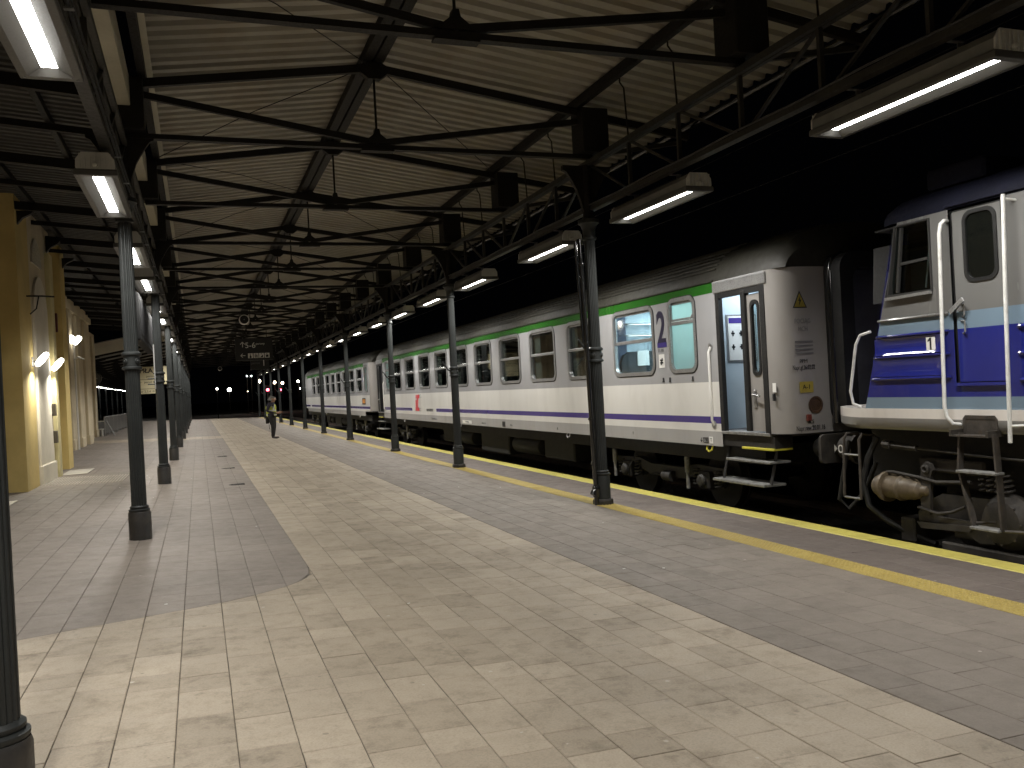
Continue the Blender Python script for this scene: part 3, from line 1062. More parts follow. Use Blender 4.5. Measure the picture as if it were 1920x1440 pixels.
def coach_window(par, x, c, hw=0.725, z0=1.695, z1=2.83, bar=2.275, r=0.17, pane=None, flap=False):
    w = MB()
    w.ring(rr(c - hw - .014, c + hw + .014, z0 - .014, z1 + .014, r + .012, 6), rr(c - hw + .004, c + hw - .004, z0 + .004, z1 - .004, r - .004, 6), 'x', x - .006, x + .03, x + .03)
    wf = w.build('window_gasket', M_BLACK, par)
    f = MB()
    f.ring(rr(c - hw, c + hw, z0, z1, r, 6), rr(c - hw + .062, c + hw - .062, z0 + .062, z1 - .062, r - .05, 6), 'x', x - .014, x + .02, x + .045)
    fr = f.build('window_frame', P_ALU, par, True)
    b = MB()
    b.cbox(x + .002, x + .04, c - hw + .06, c + hw - .06, bar - .028, bar + .028, .006)
    b.box(x + .012, x + .04, c - hw + .06, c - hw + .09, bar, z1 - .06)
    b.box(x + .012, x + .04, c + hw - .09, c + hw - .06, bar, z1 - .06)
    b.box(x + .012, x + .04, c - hw + .06, c + hw - .06, z1 - .10, z1 - .06)
    b.build('sash_bar', P_ALU, fr)
    p = MB()
    p.box(x + .028, x + .034, c - hw + .05, c + hw - .05, z0 + .05, z1 - .05)
    p.build('pane', pane or G_WIN, fr)
    if flap:
        q = MB()
        q.bar((x - .02, c - hw + .1, bar + .04), (x + .10, c - hw + .1, z1 - .12), .012, .02)
        q.bar((x + .02, c - hw + .09, bar + .05), (x + .02, c + hw - .09, bar + .05), .015, .03)
        q.build('tilting_sash', P_ALU, fr)
    return fr

def bogie(par, yc_, detail=True, name='bogie'):
    b = MB()
    x = XS + .36
    fr = MB()
    fr.prism([(yc_ - 1.75, .10), (yc_ - 1.0, .12), (yc_ - .55, .0), (yc_ + .55, .0), (yc_ + 1.0, .12), (yc_ + 1.75, .10), (yc_ + 1.75, .24), (yc_ + .9, .26), (yc_ + .5, .18), (yc_ - .5, .18), (yc_ - .9, .26), (yc_ - 1.75, .24)], 'x', x - .06, x + .06)
    root = fr.build(name, P_UND2, par)
    for s in (-1, 1):
        yw = yc_ + s * 1.25
        w = MB()
        for xx in (TC - .75, TC + .75):
            w.lathe([(.12, -.10), (.15, -.07), (.40, -.07), (.46, -.065), (.46, .055), (.49, .06), (.49, .075), (.40, .08), (.12, .09)], 28, (xx, yw, RAIL + .46), axis='x')
        w.lathe([(.08, -.95), (.08, .95)], 12, (TC, yw, RAIL + .46), axis='x')
        w.build('wheelset', P_UND2, root, 30)
        a = MB()
        a.cbox(x - .16, x + .02, yw - .15, yw + .15, RAIL + .33, RAIL + .60, .03)
        a.lathe([(.10, 0), (.105, -.03), (.08, -.06), (.03, -.07)], 14, (x - .16, yw, RAIL + .46), axis='x')
        a.build('axle_box', P_UND2, root)
        for q in (-.30, .30):
            pts = []
            for k in range(44):
                t = k / 43
                pts.append((x - .05 + .075 * math.cos(t * 2 * math.pi * 5), yw + q + .075 * math.sin(t * 2 * math.pi * 5), RAIL + .36 + .27 * t))
            MB().tube(pts, .017, 5).build('coil_spring', P_UND2, root)
        d = MB()
        d.tube([(x - .14, yw + .45, RAIL + .30), (x - .14, yw + .45, RAIL + .72)], [.03, .03], 8)
        d.tube([(x - .14, yw + .45, RAIL + .55), (x - .14, yw + .45, RAIL + .80)], [.045, .045], 8)
        d.build('damper', P_STEP, root)
    c = MB()
    c.tube([(x - .10, yc_ - .28, .02), (x - .10, yc_ - .02, .02)], .09, 12).tube([(x - .10, yc_ - .02, .02), (x - .10, yc_ + .35, .02)], .02, 6)
    c.build('brake_cylinder', P_UND2, root, True)
    h = MB()
    h.tube([(x - .12, yc_ + .9, .34), (x - .22, yc_ + 1.0, .1), (x - .16, yc_ + 1.12, -.05), (x - .08, yc_ + 1.2, .02)], .014, 6)
    h.build('brake_hose', M_BLACK, root)
    return root

def make_coach(label, y0, y1, wins, wcs, doors, first):
    t = thing('passenger_coach', label, 'train coach', (TC, (y0 + y1) / 2, RAIL), 'coaches of the train at the platform')
    e0, e1 = y0 + .35, y1 - .35
    bands = [(.62, .83, 0), (.83, .945, 1), (.945, 1.045, 2), (1.045, 1.545, 1), (1.545, 2.82, 3), (2.82, 2.97, 4)]
    holes = [(c - .665, c + .665, 1.75, 2.775) for c in wins] + [(c - .335, c + .335, 1.75, 2.80) for c in wcs]
    for a, b, op in doors:
        if op: holes.append((a, b, .0, 2.82))
    exc = [(e0, e0 + 1.18, 4, 3), (e1 - 1.18, e1, 4, 3)]
    if first: exc.append((26.0, 29.2, 2, 1))
    else: exc.append((e1 - 3.0, e1 - 2.2, 2, 1))
    # the sole stops at the doors
    holes.append((e0, e0 + 1.11, .0, .83)); holes.append((e1 - 1.11, e1, .0, .83))
    MBs = side_grid(XS, e0, e1, bands, holes, None, exc)
    MBs.build('body_side', [P_SOLE, P_WHITE, P_VIO, P_LG, P_GRN], t)
    # far side, ends
    m = MB()
    m.face([(2 * TC - XS, e0, .62), (2 * TC - XS, e1, .62), (2 * TC - XS, e1, 2.97), (2 * TC - XS, e0, 2.97)])
    m.build('far_side', P_LG, t)
    for s, e, yy in ((1, e0, y0), (-1, e1, y1)):
        m = MB()
        prof = [(XS, e), (XS + .010, e - s * .09), (XS + .042, e - s * .185), (XS + .10, e - s * .262), (XS + .18, e - s * .315), (XS + .28, e - s * .342), (XS + .40, yy), (7.72, yy)]
        prof += [(2 * TC - a, b) for a, b in prof[::-1]]
        zz = [.84, 2.0, 2.97]
        for i in range(len(prof) - 1):
            for k in range(2):
                (xa, ya), (xb, yb) = prof[i], prof[i + 1]
                m.face([(xa, ya, zz[k]), (xb, yb, zz[k]), (xb, yb, zz[k + 1]), (xa, ya, zz[k + 1])])
        m.face([(a, b, .84) for a, b in prof])
        m.build('end_wall', P_END, t, 50)
        g = MB()
        go = rr(7.64, 2 * TC - 7.64, .92, 3.12, .22, 5); gi = rr(7.84, 2 * TC - 7.84, 1.0, 2.92, .16, 5)
        g.ring(go, gi, 'y', yy - s * .30, yy + s * .02, yy)
        gg = g.build('gangway', M_BLACK, t, True)
        MB().tube([(7.655, yy - s * .10, .95), (7.655, yy - s * .10, 2.90), (7.70, yy - s * .10, 3.04), (7.86, yy - s * .10, 3.11)], .05, 10).build('rubber_roll', M_PIPE, gg, True)
        MB().box(7.86, 2 * TC - 7.86, yy - s * .02, yy, 1.0, 2.92).build('gangway_door', P_INTD, gg)
        # buffers
        for bx in (TC - .88, TC + .88):
            b = MB()
            b.lathe([(.13, 0), (.13, -s * .2), (.09, -s * .2), (.09, -s * .33)], 14, (bx, yy + s * .05, RAIL + 1.06), axis='y')
            bb = b.build('buffer', P_UNDER, t, True)
            q = MB()
            q.prism(rr(bx - .30, bx + .30, RAIL + .89, RAIL + 1.23, .06, 3), 'y', yy - s * .26, yy - s * .295)
            q.build('buffer_plate', P_UNDER, bb)
    # roof with ribs
    arc = zarc()
    m = MB()
    na = len(arc)
    for yy in (e0 + 1.1, e1 - 1.1):
        m.v += [(x, yy, z) for x, z in arc]
    m.idx([(i, i + 1, na + i + 1, na + i) for i in range(na - 1)], 0)
    rf = m.build('roof', P_ROOF, t, True)
    for s, e, yy in ((1, e0 + 1.1, y0), (-1, e1 - 1.1, y1)):
        m = MB()
        m.v += [(x, e, z) for x, z in arc] + [(x, yy + s * .40, z) for x, z in arc] + [(TC + (x - TC) * .975, yy + s * .12, z - .03 * min(1, (z - 2.97) * 4)) for x, z in arc] + [(TC + (x - TC) * .93, yy + s * .02, 2.97 + (z - 2.97) * .62) for x, z in arc]
        m.idx([(r * na + i, r * na + i + 1, (r + 1) * na + i + 1, (r + 1) * na + i) for r in range(3) for i in range(na - 1)], 0)
        m.f.append(tuple(3 * na + i for i in range(na))); m.m.append(0); m.t.append(None)
        m.build('roof_end', P_ROOF, t, True)
    for i in (2, 3, 4, 5):
        for x, z in ((arc[i][0], arc[i][1]), ((arc[i][0] + arc[i + 1][0]) / 2, (arc[i][1] + arc[i + 1][1]) / 2)):
            MB().bar((x - .004, e0 + 1.15, z + .004), (x - .004, e1 - 1.15, z + .004), .03, .02).build('roof_rib', P_ROOF, rf)
    MB().bar((XS - .006, e0 + 1.15, 2.985), (XS - .006, e1 - 1.15, 2.985), .03, .022).build('gutter', P_ROOF, t)
    # sill strip under the sole and underframe
    MB().box(XS + .12, 2 * TC - XS - .1, e0 + .3, e1 - .3, .40, .66).build('underframe', P_UNDER, t)
    for c, L_, hh in ((.30, 1.6, .42), (.46, 2.2, .5), (.62, 1.4, .4)):
        yy = y0 + (y1 - y0) * c
        MB().cbox(XS + .22, XS + .9, yy - L_ / 2, yy + L_ / 2, .62 - hh - .2, .45, .03).build('equipment_box', P_UNDER, t)
    MB().lathe([(.05, -.9), (.20, -.86), (.22, -.8), (.22, .8), (.20, .86), (.05, .9)], 18, (XS + .45, y0 + (y1 - y0) * .38, .20), axis='y').build('air_tank', P_UNDER, t, True)
    MB().lathe([(.05, -.6), (.20, -.56), (.22, -.5), (.22, .5), (.20, .56), (.05, .6)], 18, (XS + .45, y0 + (y1 - y0) * .56, .20), axis='y').build('air_tank', P_UNDER, t, True)
    bogie(t, y0 + 3.6); bogie(t, y1 - 3.6)
    for yy in (10.8, 15.9, 23.5, 30.5) if first else (y0 + 3, y0 + 14):
        MB().tube([(XS + .03, yy + .07, .63), (XS + .01, yy + .065, .555), (XS + .005, yy, .53), (XS + .01, yy - .065, .555), (XS + .03, yy - .07, .63)], .014, 8).build('lifting_eye', P_YELP if yy < 12 else P_LG, t, True)
    # windows
    for k, c in enumerate(wins):
        coach_window(t, XS, c)
    for c in wcs:
        coach_window(t, XS, c, hw=.395, z0=1.70, z1=2.855, bar=2.47, r=.16, pane=G_MILK, flap=True)
    # inner shell
    xi = 9.05
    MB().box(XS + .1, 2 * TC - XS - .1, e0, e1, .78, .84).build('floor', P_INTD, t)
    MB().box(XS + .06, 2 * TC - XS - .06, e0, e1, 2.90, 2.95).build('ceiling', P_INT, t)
    inn = MB()
    inn.box(xi, xi + .03, e0 + 1.2, e1 - 1.2, .84, 2.9)
    inn.build('corridor_wall', P_INTD, t)  # coloured dark because the compartments in front are unlit
    if first: MB().box(xi - .02, xi - .004, 11.92, 13.95, .86, 2.88).build('lit_compartment_back', P_INT, t)  # pale panel added behind the lit compartment, over the darkened wall
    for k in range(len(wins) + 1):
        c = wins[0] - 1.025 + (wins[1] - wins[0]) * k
        MB().box(XS + .08, xi, c - .02, c + .02, .84, 2.9).build('compartment_wall', P_INT if k < 2 and first else P_INTD, t)  # pale round the lit compartment, shade put into the colour elsewhere
    rnd = random.Random(5)
    for k, c in enumerate(wins):
        if first and k == 0: continue
        for s in (-1, 1):
            w = rnd.choice([.08, .14, .22, .30])
            cu = MB()
            nn = 9
            ya = c + s * .66
            pts = []
            for i in range(nn + 1):
                y = ya - s * w * i / nn
                pts.append((XS + .10 + (.018 if i % 2 else 0), y))
            for i in range(nn):
                cu.face([(pts[i][0], pts[i][1], 1.72), (pts[i + 1][0], pts[i + 1][1], 1.72), (pts[i + 1][0], pts[i + 1][1], 2.78), (pts[i][0], pts[i][1], 2.78)])
            cu.build('curtain', P_CURT, t)
        for s in (-1, 1):
            MB().cbox(XS + .25, XS + .80, c + s * .80 - .1, c + s * .80 + .1, 1.2, 2.12, .04).build('seat_back', P_SEAT, t)
    return t, e0, e1

def coach_door_open(t, a, b, s, e, first):
    """a<b along the platform; s=+1: body end lies at smaller y"""
    j0, j1 = (b, a) if s > 0 else (a, b)     # jamb far from the coach end, jamb near it
    d = lambda k: j0 - s * k                # metres from the inner jamb towards the end
    def bx(m, x0, x1, k0, k1, z0, z1, c=.004):
        y0, y1 = sorted((d(k0), d(k1)))
        return m.cbox(x0, x1, y0, y1, z0, z1, c)
    w = abs(b - a)
    m = MB()
    bx(m, XS - .012, XS + .06, -.015, .07, .84, 2.80)
    bx(m, XS - .012, XS + .10, w - .09, w + .012, .84, 2.80)
    bx(m, XS - .006, XS + .06, .07, w - .09, 2.72, 2.80)
    fr = m.build('door_frame', M_BLACK, t)
    bx(MB(), XS - .02, XS + .02, -.05, w + .06, 2.80, 2.95, .01).build('door_lintel', P_ALU, t)
    bx(MB(), XS - .02, XS + .25, .0, w, .805, .845).build('threshold', P_STEP, t)
    # folded door leaf
    lf = MB()
    k0, k1 = w * .62, w - .08
    y0, y1 = sorted((d(k0), d(k1)))
    wa, wb = y0 + .09, y1 - .09
    zz = 1.62
    lf.box(XS + .03, XS + .07, y0, y1, .86, zz)
    lf.box(XS + .03, XS + .07, y0, wa, zz, 2.70)
    lf.box(XS + .03, XS + .07, wb, y1, zz, 2.70)
    lf.box(XS + .03, XS + .07, wa, wb, 2.60, 2.70)
    leaf = lf.build('door_leaf', P_END if first else P_LG, t)
    q = MB()
    q.ring(rr(wa - .02, wb + .02, zz - .02, 2.62, .08, 5), rr(wa + .02, wb - .02, zz + .03, 2.57, .06, 5), 'x', XS + .018, XS + .06, XS + .06)
    q.build('pane_seal', M_BLACK, leaf)
    MB().box(XS + .045, XS + .05, wa, wb, zz, 2.6).build('pane', G_WIN, leaf)
    hd = MB()
    hy = d(k0 + .12)
    hd.cbox(XS + .01, XS + .03, min(hy, hy + .05), max(hy, hy + .05), 1.18, 1.42, .005)
    hd.tube([(XS + .02, hy + .02, 1.36), (XS - .03, hy + .02, 1.36), (XS - .035, hy - s * .14, 1.33)], .013, 8)
    hd.build('handle', M_ZINC, leaf)
    bx(MB(), XS - .02, XS + .08, k0 - .085, k0, .86, 2.76, .01).build('rubber_edge', M_BLACK, leaf)
    # recessed grab rail beside the door
    yg = d(-.20)
    MB().tube([(XS + .0, yg, .92), (XS - .035, yg, .99), (XS - .035, yg, 1.98), (XS + .0, yg, 2.05)], .019, 8).build('grab_rail', P_STICK, t, True)
    rcs = MB()
    for zc in (.93, 2.05):
        rcs.lathe([(.055, 0), (.06, -.006), (.04, -.008), (.02, .0)], 16, (XS - .001, yg, zc), axis='x')
    rcs.build('grab_rail_socket', P_ALU, t, True)
    # steps
    st = MB()
    st.cbox(XS - .05, XS + .28, *sorted((d(.12), d(w + .02))), .445, .475, .006)
    st.build('step', P_STEP, t)
    st = MB()
    st.cbox(XS - .13, XS + .22, *sorted((d(-.12), d(w - .02))), .145, .18, .006)
    st.build('step', P_STEP, t)
    MB().cbox(XS - .01, XS + .3, *sorted((d(.45), d(w + .05))), .615, .645, .005).build('step_edge', P_YELP, t)
    MB().box(XS + .02, XS + .3, *sorted((d(-.02), d(w + .05))), .64, .80).build('step_box', P_UND2, t)
    for k in (.0, w - .02):
        MB().bar((XS + .1, d(k), .62), (XS - .02, d(k), .17), .05, .015).build('step_bracket', P_UNDER, t)
    # vestibule
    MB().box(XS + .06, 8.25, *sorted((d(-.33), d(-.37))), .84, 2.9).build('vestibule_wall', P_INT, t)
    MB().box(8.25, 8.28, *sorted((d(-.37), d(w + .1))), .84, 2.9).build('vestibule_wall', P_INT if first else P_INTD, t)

WINS1 = [12.94 + 2.05 * k for k in range(10)]
c1, e0, e1 = make_coach('white and grey coach with green roof line, open lit door and big figure 2', 8.97, 35.47, WINS1, [11.365, 33.08], [(9.33, 10.42, 1), (34.02, 35.12, 1)], True)
coach_door_open(c1, 9.33, 10.42, 1, e0, True)
coach_door_open(c1, 34.02, 35.12, -1, e1, False)
WINS2 = [39.35 + 2.05 * k for k in range(9)]
c2, f0, f1 = make_coach('farther white and grey coach carrying a small orange plate, behind the first coach', 36.62, 60.6, WINS2, [37.7], [], False)

# lit first compartment, lit vestibule and washroom of the near coach
MB().box(7.4, 8.6, 12.3, 13.6, 2.885, 2.897).build('ceiling_light', E_INT, c1)
MB().box(7.3, 7.9, 9.9, 10.6, 2.885, 2.897).build('ceiling_light', E_VEST, c1)
MB().box(7.2, 8.2, 10.95, 11.8, 2.885, 2.897).build('ceiling_light', E_WC, c1)
MB().box(XS + .08, 8.4, 11.86, 11.90, .84, 2.9).build('washroom_wall', P_INT, c1)
MB().box(8.36, 8.4, 10.80, 11.86, .84, 2.9).build('washroom_wall', P_INT, c1)
sb = MB()
sb.prism([(7.12, 1.2), (8.02, 1.2), (8.04, 1.62), (8.0, 1.74), (8.01, 1.90), (7.98, 2.06), (7.88, 2.14), (7.32, 2.14), (7.20, 2.08), (7.14, 1.95)], 'y', 13.72, 13.88)
s_ = sb.build('seat_back', P_SEAT, c1)
MB().cbox(7.46, 7.70, 13.705, 13.722, 1.88, 2.15, .004).build('headrest_cover', P_STICK, s_)
for zz in (2.40, 2.60):
    rk = MB()
    rk.tube([(7.15, 13.45, zz), (8.9, 13.45, zz)], .014, 6).tube([(7.15, 13.85, zz + .05), (8.9, 13.85, zz + .05)], .014, 6)
    for k in range(26):
        xx = 7.17 + k * .068
        rk.bar((xx, 13.45, zz), (xx, 13.86, zz + .05), .022, .008)
    rk.build('luggage_rack', M_ZINC, c1)
MB().box(7.12, 7.30, 13.80, 13.90, 1.2, 2.9).build('window_pillar', pm('blue_trim', (.07, .10, .17), .6), c1)
MB().box(7.9, 8.15, 13.86, 13.90, 1.9, 2.5).build('mirror', P_SEAT, c1)
# notice, grab pole and switch on the vestibule wall
po = MB()
po.box(7.34, 7.86, 10.735, 10.748, 1.82, 2.52)
po = po.build('notice_frame', P_ALU, c1)
MB().box(7.365, 7.835, 10.728, 10.736, 1.845, 2.495).build('notice_sheet', P_STICK, po)
MB().box(7.375, 7.825, 10.7255, 10.729, 2.39, 2.47).build('notice_header', P_VIO, po)
for q, zc in ((0, 2.24), (1, 2.04)):
    sg = MB()
    for k in range(3):
        xx = 7.44 + .14 * k
        sg.box(xx - .03, xx + .03, 10.7255, 10.729, zc - .012, zc + .012).box(xx - .012, xx + .012, 10.7255, 10.729, zc - .04, zc + .04)
    sg.build('notice_symbol', P_BLK, po)
MB().tube([(7.12, 10.70, 1.25), (7.12, 10.70, 2.25)], .015, 8).build('grab_pole', P_ALU, c1)
MB().cbox(7.12, 7.24, 10.70, 10.746, 1.22, 1.42, .006).build('door_control', P_STICK, c1)

# lettering and marks on the near coach
x_ = XS - .003
text('2', .74, (x_, 11.985, 2.40), c1, pm('number_ink', (.020, .016, .05), .4), xs=.76, name='class_number', bold=.020)
MB().box(XS - .005, XS - .0035, 11.83, 12.12, 2.125, 2.20).build('number_underline', P_VIOP, c1)
text('11-106', .085, (x_, 12.02, 2.075), c1, P_GREYP, xs=.8)
sk = MB().box(XS - .004, XS - .001, 11.925, 12.095, 1.80, 2.015).build('symbol_sticker', P_STICK, c1)
text('\u2260', .19, (XS - .0055, 12.01, 1.905), sk, P_BLK, bold=.006)
for yy in (11.98, 11.78, 11.12):
    MB().box(x_ - .01, x_, yy - .014, yy + .014, 1.57, 1.64).box(x_ - .012, x_, yy - .022, yy + .022, 1.57, 1.59).build('door_key', P_BLK, c1)
lg = MB()
# slanted red letters i and c with the thin outline of a second pair behind them
def slant(poly, x=x_ - .002):
    return [(28.62 - a - (b * .16), .95 + b) for a, b in poly]
for poly in ([(0, 0), (.16, 0), (.16, .38), (0, .38)], [(0, .43), (.16, .43), (.16, .55), (0, .55)],
             [(.21, 0), (.52, 0), (.52, .12), (.37, .12), (.37, .43), (.52, .43), (.52, .55), (.21, .55)]):
    pl = [(28.72 - (a + b * .22), .945 + b) for a, b in poly]
    lg.prism(pl, 'x', x_ - .002, x_)
lg = lg.build('red_emblem', P_RED, c1)
ol = MB()
for ys_, z0_, z1_ in ((28.12, 1.40, 1.50), (27.93, 1.40, 1.50), (28.22, .945, 1.045), (28.03, .945, 1.045)):
    ol.ring(rr(ys_ - .08, ys_ + .08, z0_, z1_, .01, 1), rr(ys_ - .066, ys_ + .066, z0_ + .014, z1_ - .014, .008, 1), 'x', x_ - .001, x_, x_)
ol.box(x_ - .001, x_, 28.10, 28.112, 1.05, 1.39).box(x_ - .001, x_, 27.96, 27.972, 1.05, 1.39)
ol.build('emblem_outline', P_GREYP, lg)
text('PKP INTERCITY', .125, (x_, 26.78, .985), c1, P_BLK, xs=1.0)
text('51 51 20-70 950-1 Bw', .075, (x_, 26.3, .72), c1, P_GREYP)
MB().box(x_ - .001, x_, 22.35, 23.2, .655, .745).build('white_label', P_STICK, c1)
text('PO REWIZJI', .06, (x_ - .002, 22.78, .70), c1, P_GREYP)
text('19,0 m  71 t', .065, (x_, 21.3, .70), c1, P_GREYP)
text('R 50 t', .065, (x_, 23.8, .70), c1, P_GREYP)
MB().box(x_ - .001, x_, 19.62, 19.84, .645, .775).build('black_label', P_BLK, c1)
text('20 m', .07, (x_, 19.2, .70), c1, P_GREYP)
bl = MB().ring(rr(10.79, 10.93, .655, .735, .01, 1), rr(10.80, 10.92, .665, .725, .008, 1), 'x', x_ - .001, x_, x_).build('speed_box', P_BLK, c1)
text('150', .065, (x_, 10.86, .695), c1, P_BLK)
MB().box(x_ - .001, x_, 10.67, 10.77, .65, .75).build('white_label', P_STICK, c1)
text('T', .07, (x_ - .002, 10.72, .70), c1, P_BLK)
text('\u2193', .09, (x_, 10.98, .69), c1, P_BLK)
text('T', .06, (x_, 13.1, .72), c1, P_BLK)
text('\u25b3', .06, (x_, 16.4, .70), c1, P_BLK)
# end wall marks
ty = 8.962
tri = MB()
tri.prism([(7.125, 2.44), (7.345, 2.44), (7.235, 2.66)], 'y', ty - .006, ty - .003)
tri = tri.build('warning_triangle', P_BLK, c1)
MB().prism([(7.148, 2.454), (7.322, 2.454), (7.235, 2.63)], 'y', ty - .008, ty - .005).build('triangle_field', P_YST, tri)
MB().prism([(7.250, 2.60), (7.210, 2.53), (7.230, 2.53), (7.220, 2.465), (7.260, 2.545), (7.237, 2.545)], 'y', ty - .010, ty - .007).build('lightning_bolt', P_BLK, tri)
yt = ty - .003
text('POCI\u0104G', .085, (7.265, yt, 2.27), c1, P_GREYP, face='-y', xs=.8)
text('MCH', .085, (7.265, yt, 2.17), c1, P_GREYP, face='-y', xs=.8)
ln = MB()
for k in range(4):
    ln.box(7.13, 7.41, yt - .001, yt, 2.0 - k * .05, 2.02 - k * .05)
ln.build('small_print', P_GREYP, c1)
text('PPM', .07, (7.25, yt, 1.76), c1, P_BLK, face='-y')
text('Napr.g\u0142.26.02.02', .085, (7.25, yt, 1.68), c1, P_BLK, face='-y', xs=.62)
MB().box(7.17, 7.38, yt - .002, yt, 1.36, 1.50).build('yellow_sticker', P_YST, c1)
text('A-1', .085, (7.275, yt - .004, 1.43), c1, P_BLK, face='-y')
MB().lathe([(.105, .0), (.11, -.014), (.085, -.014), (.08, .0), (.075, .03)], 24, (7.40, ty, 1.20), axis='y').build('tail_lamp', pm('rusty_brown', (.10, .055, .03), .5, var=.4, vs=9), c1, True)
MB().cbox(7.245, 7.315, ty - .03, ty, 1.0, 1.08, .006).build('reflector', pm('dull_red', (.16, .04, .03), .4), c1)
text('N.5', .075, (7.32, yt, .985), c1, P_BLK, face='-y', xs=.8)
text('Napr.rew.20.01.16', .09, (7.31, yt, .905), c1, P_BLK, face='-y', xs=.66)
MB().box(x_ - .0, x_ + .004, 9.17, 9.24, 1.38, 1.50).build('white_label', P_STICK, c1)
MB().box(x_ - .02, x_ + .004, 9.19, 9.225, 1.27, 1.36).build('door_key', P_BLK, c1)

# farther coach: orange plate, far-door colours
MB().cbox(XS - .006, XS - .001, 38.0, 38.75, 1.16, 1.40, .002).build('orange_plate', P_ORST, c2)
pl = MB().ring(rr(37.98, 38.77, 1.14, 1.42, .04, 3), rr(38.03, 38.72, 1.19, 1.37, .03, 3), 'x', XS - .009, XS, XS).build('plate_rim', P_BLK, c2)
text('2', .5, (x_, 37.2 + 1.3, 2.3), c2, P_VIOP, xs=.75, name='class_number')
text('51 51 20-70 318-6', .075, (x_, 48.0, .72), c2, P_GREYP)
MB().box(7.0 + .3, 7.9, 34.3, 34.9, 2.885, 2.897).build('ceiling_light', emis('dim_vestibule', (.9, .92, 1), 2.5), c1)
MB().box(7.06, 7.9, 33.66, 33.70, .86, 1.5).build('vestibule_panel', P_VIO, c1)
for k, y in enumerate((2.0, -1.6, -5.4)):
    dup(lpL, (-.81, y, 3.85), '%s bright strip lamp behind the viewer along the building side columns' % ORD[k])

# ------------------------------------------------------------------ locomotive
L_DB = paint('loco_dark_blue', (0.016, 0.022, 0.19), rough=0.10, wavy=0.20, amt=0.10, wscale=3.2, coat=0.6)
L_LB = paint('loco_light_blue', (0.17, 0.24, 0.31), rough=0.2, wavy=0.08, amt=0.06)
L_GR = paint('loco_grey', (0.155, 0.154, 0.150), rough=0.25, wavy=0.06, amt=0.05)
L_WH = paint('loco_white', (0.74, 0.70, 0.66), rough=0.3, wavy=0.05, amt=0.2)
L_SG = paint('loco_sill_grey', (0.22, 0.215, 0.205), rough=0.35, wavy=0.05, amt=0.3)
L_RF = pm('loco_roof_blue', (0.006, 0.007, 0.018), 0.7, var=.3, spec=.2)
L_RAIL = pm('handrail_white', (0.74, 0.74, 0.72), 0.35, var=0.12, vs=9, dirt=(0.25, 0.2, 0.15), dirt_amt=0.4, dirt_lo=.56)
L_TAN = pm('gearcase_tan', (0.135, 0.104, 0.066), 0.5, var=0.35, vs=7, dirt=(0.05, 0.036, 0.024), dirt_amt=0.7, dirt_lo=.48, bump=.08)
L_BOG = pm('loco_bogie', (0.042, 0.037, 0.032), 0.7, var=0.4, vs=6, dirt=(0.06, 0.047, 0.035), dirt_amt=0.5, bump=.4)
L_STEP = pm('ladder_steel', (0.085, 0.075, 0.066), 0.5, metal=0.3, var=0.35, vs=9, dirt=(0.10, 0.07, 0.045), dirt_amt=0.6)
XLO = 6.90
def yf(z):
    return 7.57 - (z - 1.19) * 0.218
loco = thing('electric_locomotive', 'blue and grey striped electric locomotive cab with white handrails and plate 1', 'locomotive', (TC, 0.0, RAIL))
YB_ = -7.6
mb = MB()
def quad(z0, z1, a0, a1, b0, b1, m):
    mb.face([(XLO, a0, z0), (XLO, b0, z0), (XLO, b1, z1), (XLO, a1, z1)], m)
dA, dB = 5.735, 6.315
strip = lambda z: .03 + .085 * (z - 1.2)
zrows = [(1.19, 1.31, 1), (1.31, 1.43, 0), (1.43, 1.965, 0), (1.965, 2.13, 1), (2.13, 2.37, 2), (2.37, 3.09, 2), (3.09, 3.125, 2)]
for z0, z1, mi in zrows:
    mb.face([(XLO + .10 + .05 * (z0 - 1.19), yf(z0) + .01, z0), (XLO, yf(z0) - strip(z0), z0), (XLO, yf(z1) - strip(z1), z1), (XLO + .10 + .05 * (z1 - 1.19), yf(z1) + .01, z1)], 0)
    A0, A1 = yf(z0) - strip(z0), yf(z1) - strip(z1)
    if z0 == 2.37:
        # round the side window
        quad(z0, z1, A0, A1, A0 - .012, A1 - .012, mi)
        quad(z0, z1, 6.54, 6.54, dB, dB, mi)
        quad(z0, z1, dA, dA, YB_, YB_, mi)
    elif z0 >= 1.43:
        quad(z0, z1, A0, A1, dB, dB, mi)
        quad(z0, z1, dA, dA, YB_, YB_, mi)
    else:
        quad(z0, z1, A0, A1, YB_, YB_, mi)
mb.build('body_side', [L_DB, L_LB, L_GR], loco)
# tapering front, far side
fm = MB()
prof = [(.10, .01), (.13, .09), (.22, .20), (.5, .31), (1.48, .36)]
prof += [(2 * (TC - XLO) - a, b) for a, b in prof[::-1][1:]]
zz = [1.19, 2.13, 3.125]
for i in range(len(prof) - 1):
    for k in range(2):
        (a, b), (c, d) = prof[i], prof[i + 1]
        k0_, k1_ = .05 * (zz[k] - 1.19), .05 * (zz[k + 1] - 1.19)
        sgn = lambda q: 1 if q < TC - XLO - .01 else (-1 if q > TC - XLO + .01 else 0)
        fm.face([(XLO + a + sgn(a) * k0_, yf(zz[k]) + b, zz[k]), (XLO + c + sgn(c) * k0_, yf(zz[k]) + d, zz[k]), (XLO + c + sgn(c) * k1_, yf(zz[k + 1]) + d, zz[k + 1]), (XLO + a + sgn(a) * k1_, yf(zz[k + 1]) + b, zz[k + 1])])
fm.face([(2 * TC - XLO, YB_, 1.19), (2 * TC - XLO, yf(1.19), 1.19), (2 * TC - XLO, yf(3.125), 3.125), (2 * TC - XLO, YB_, 3.125)])
fm.build('front_wall', L_DB, loco, 40)
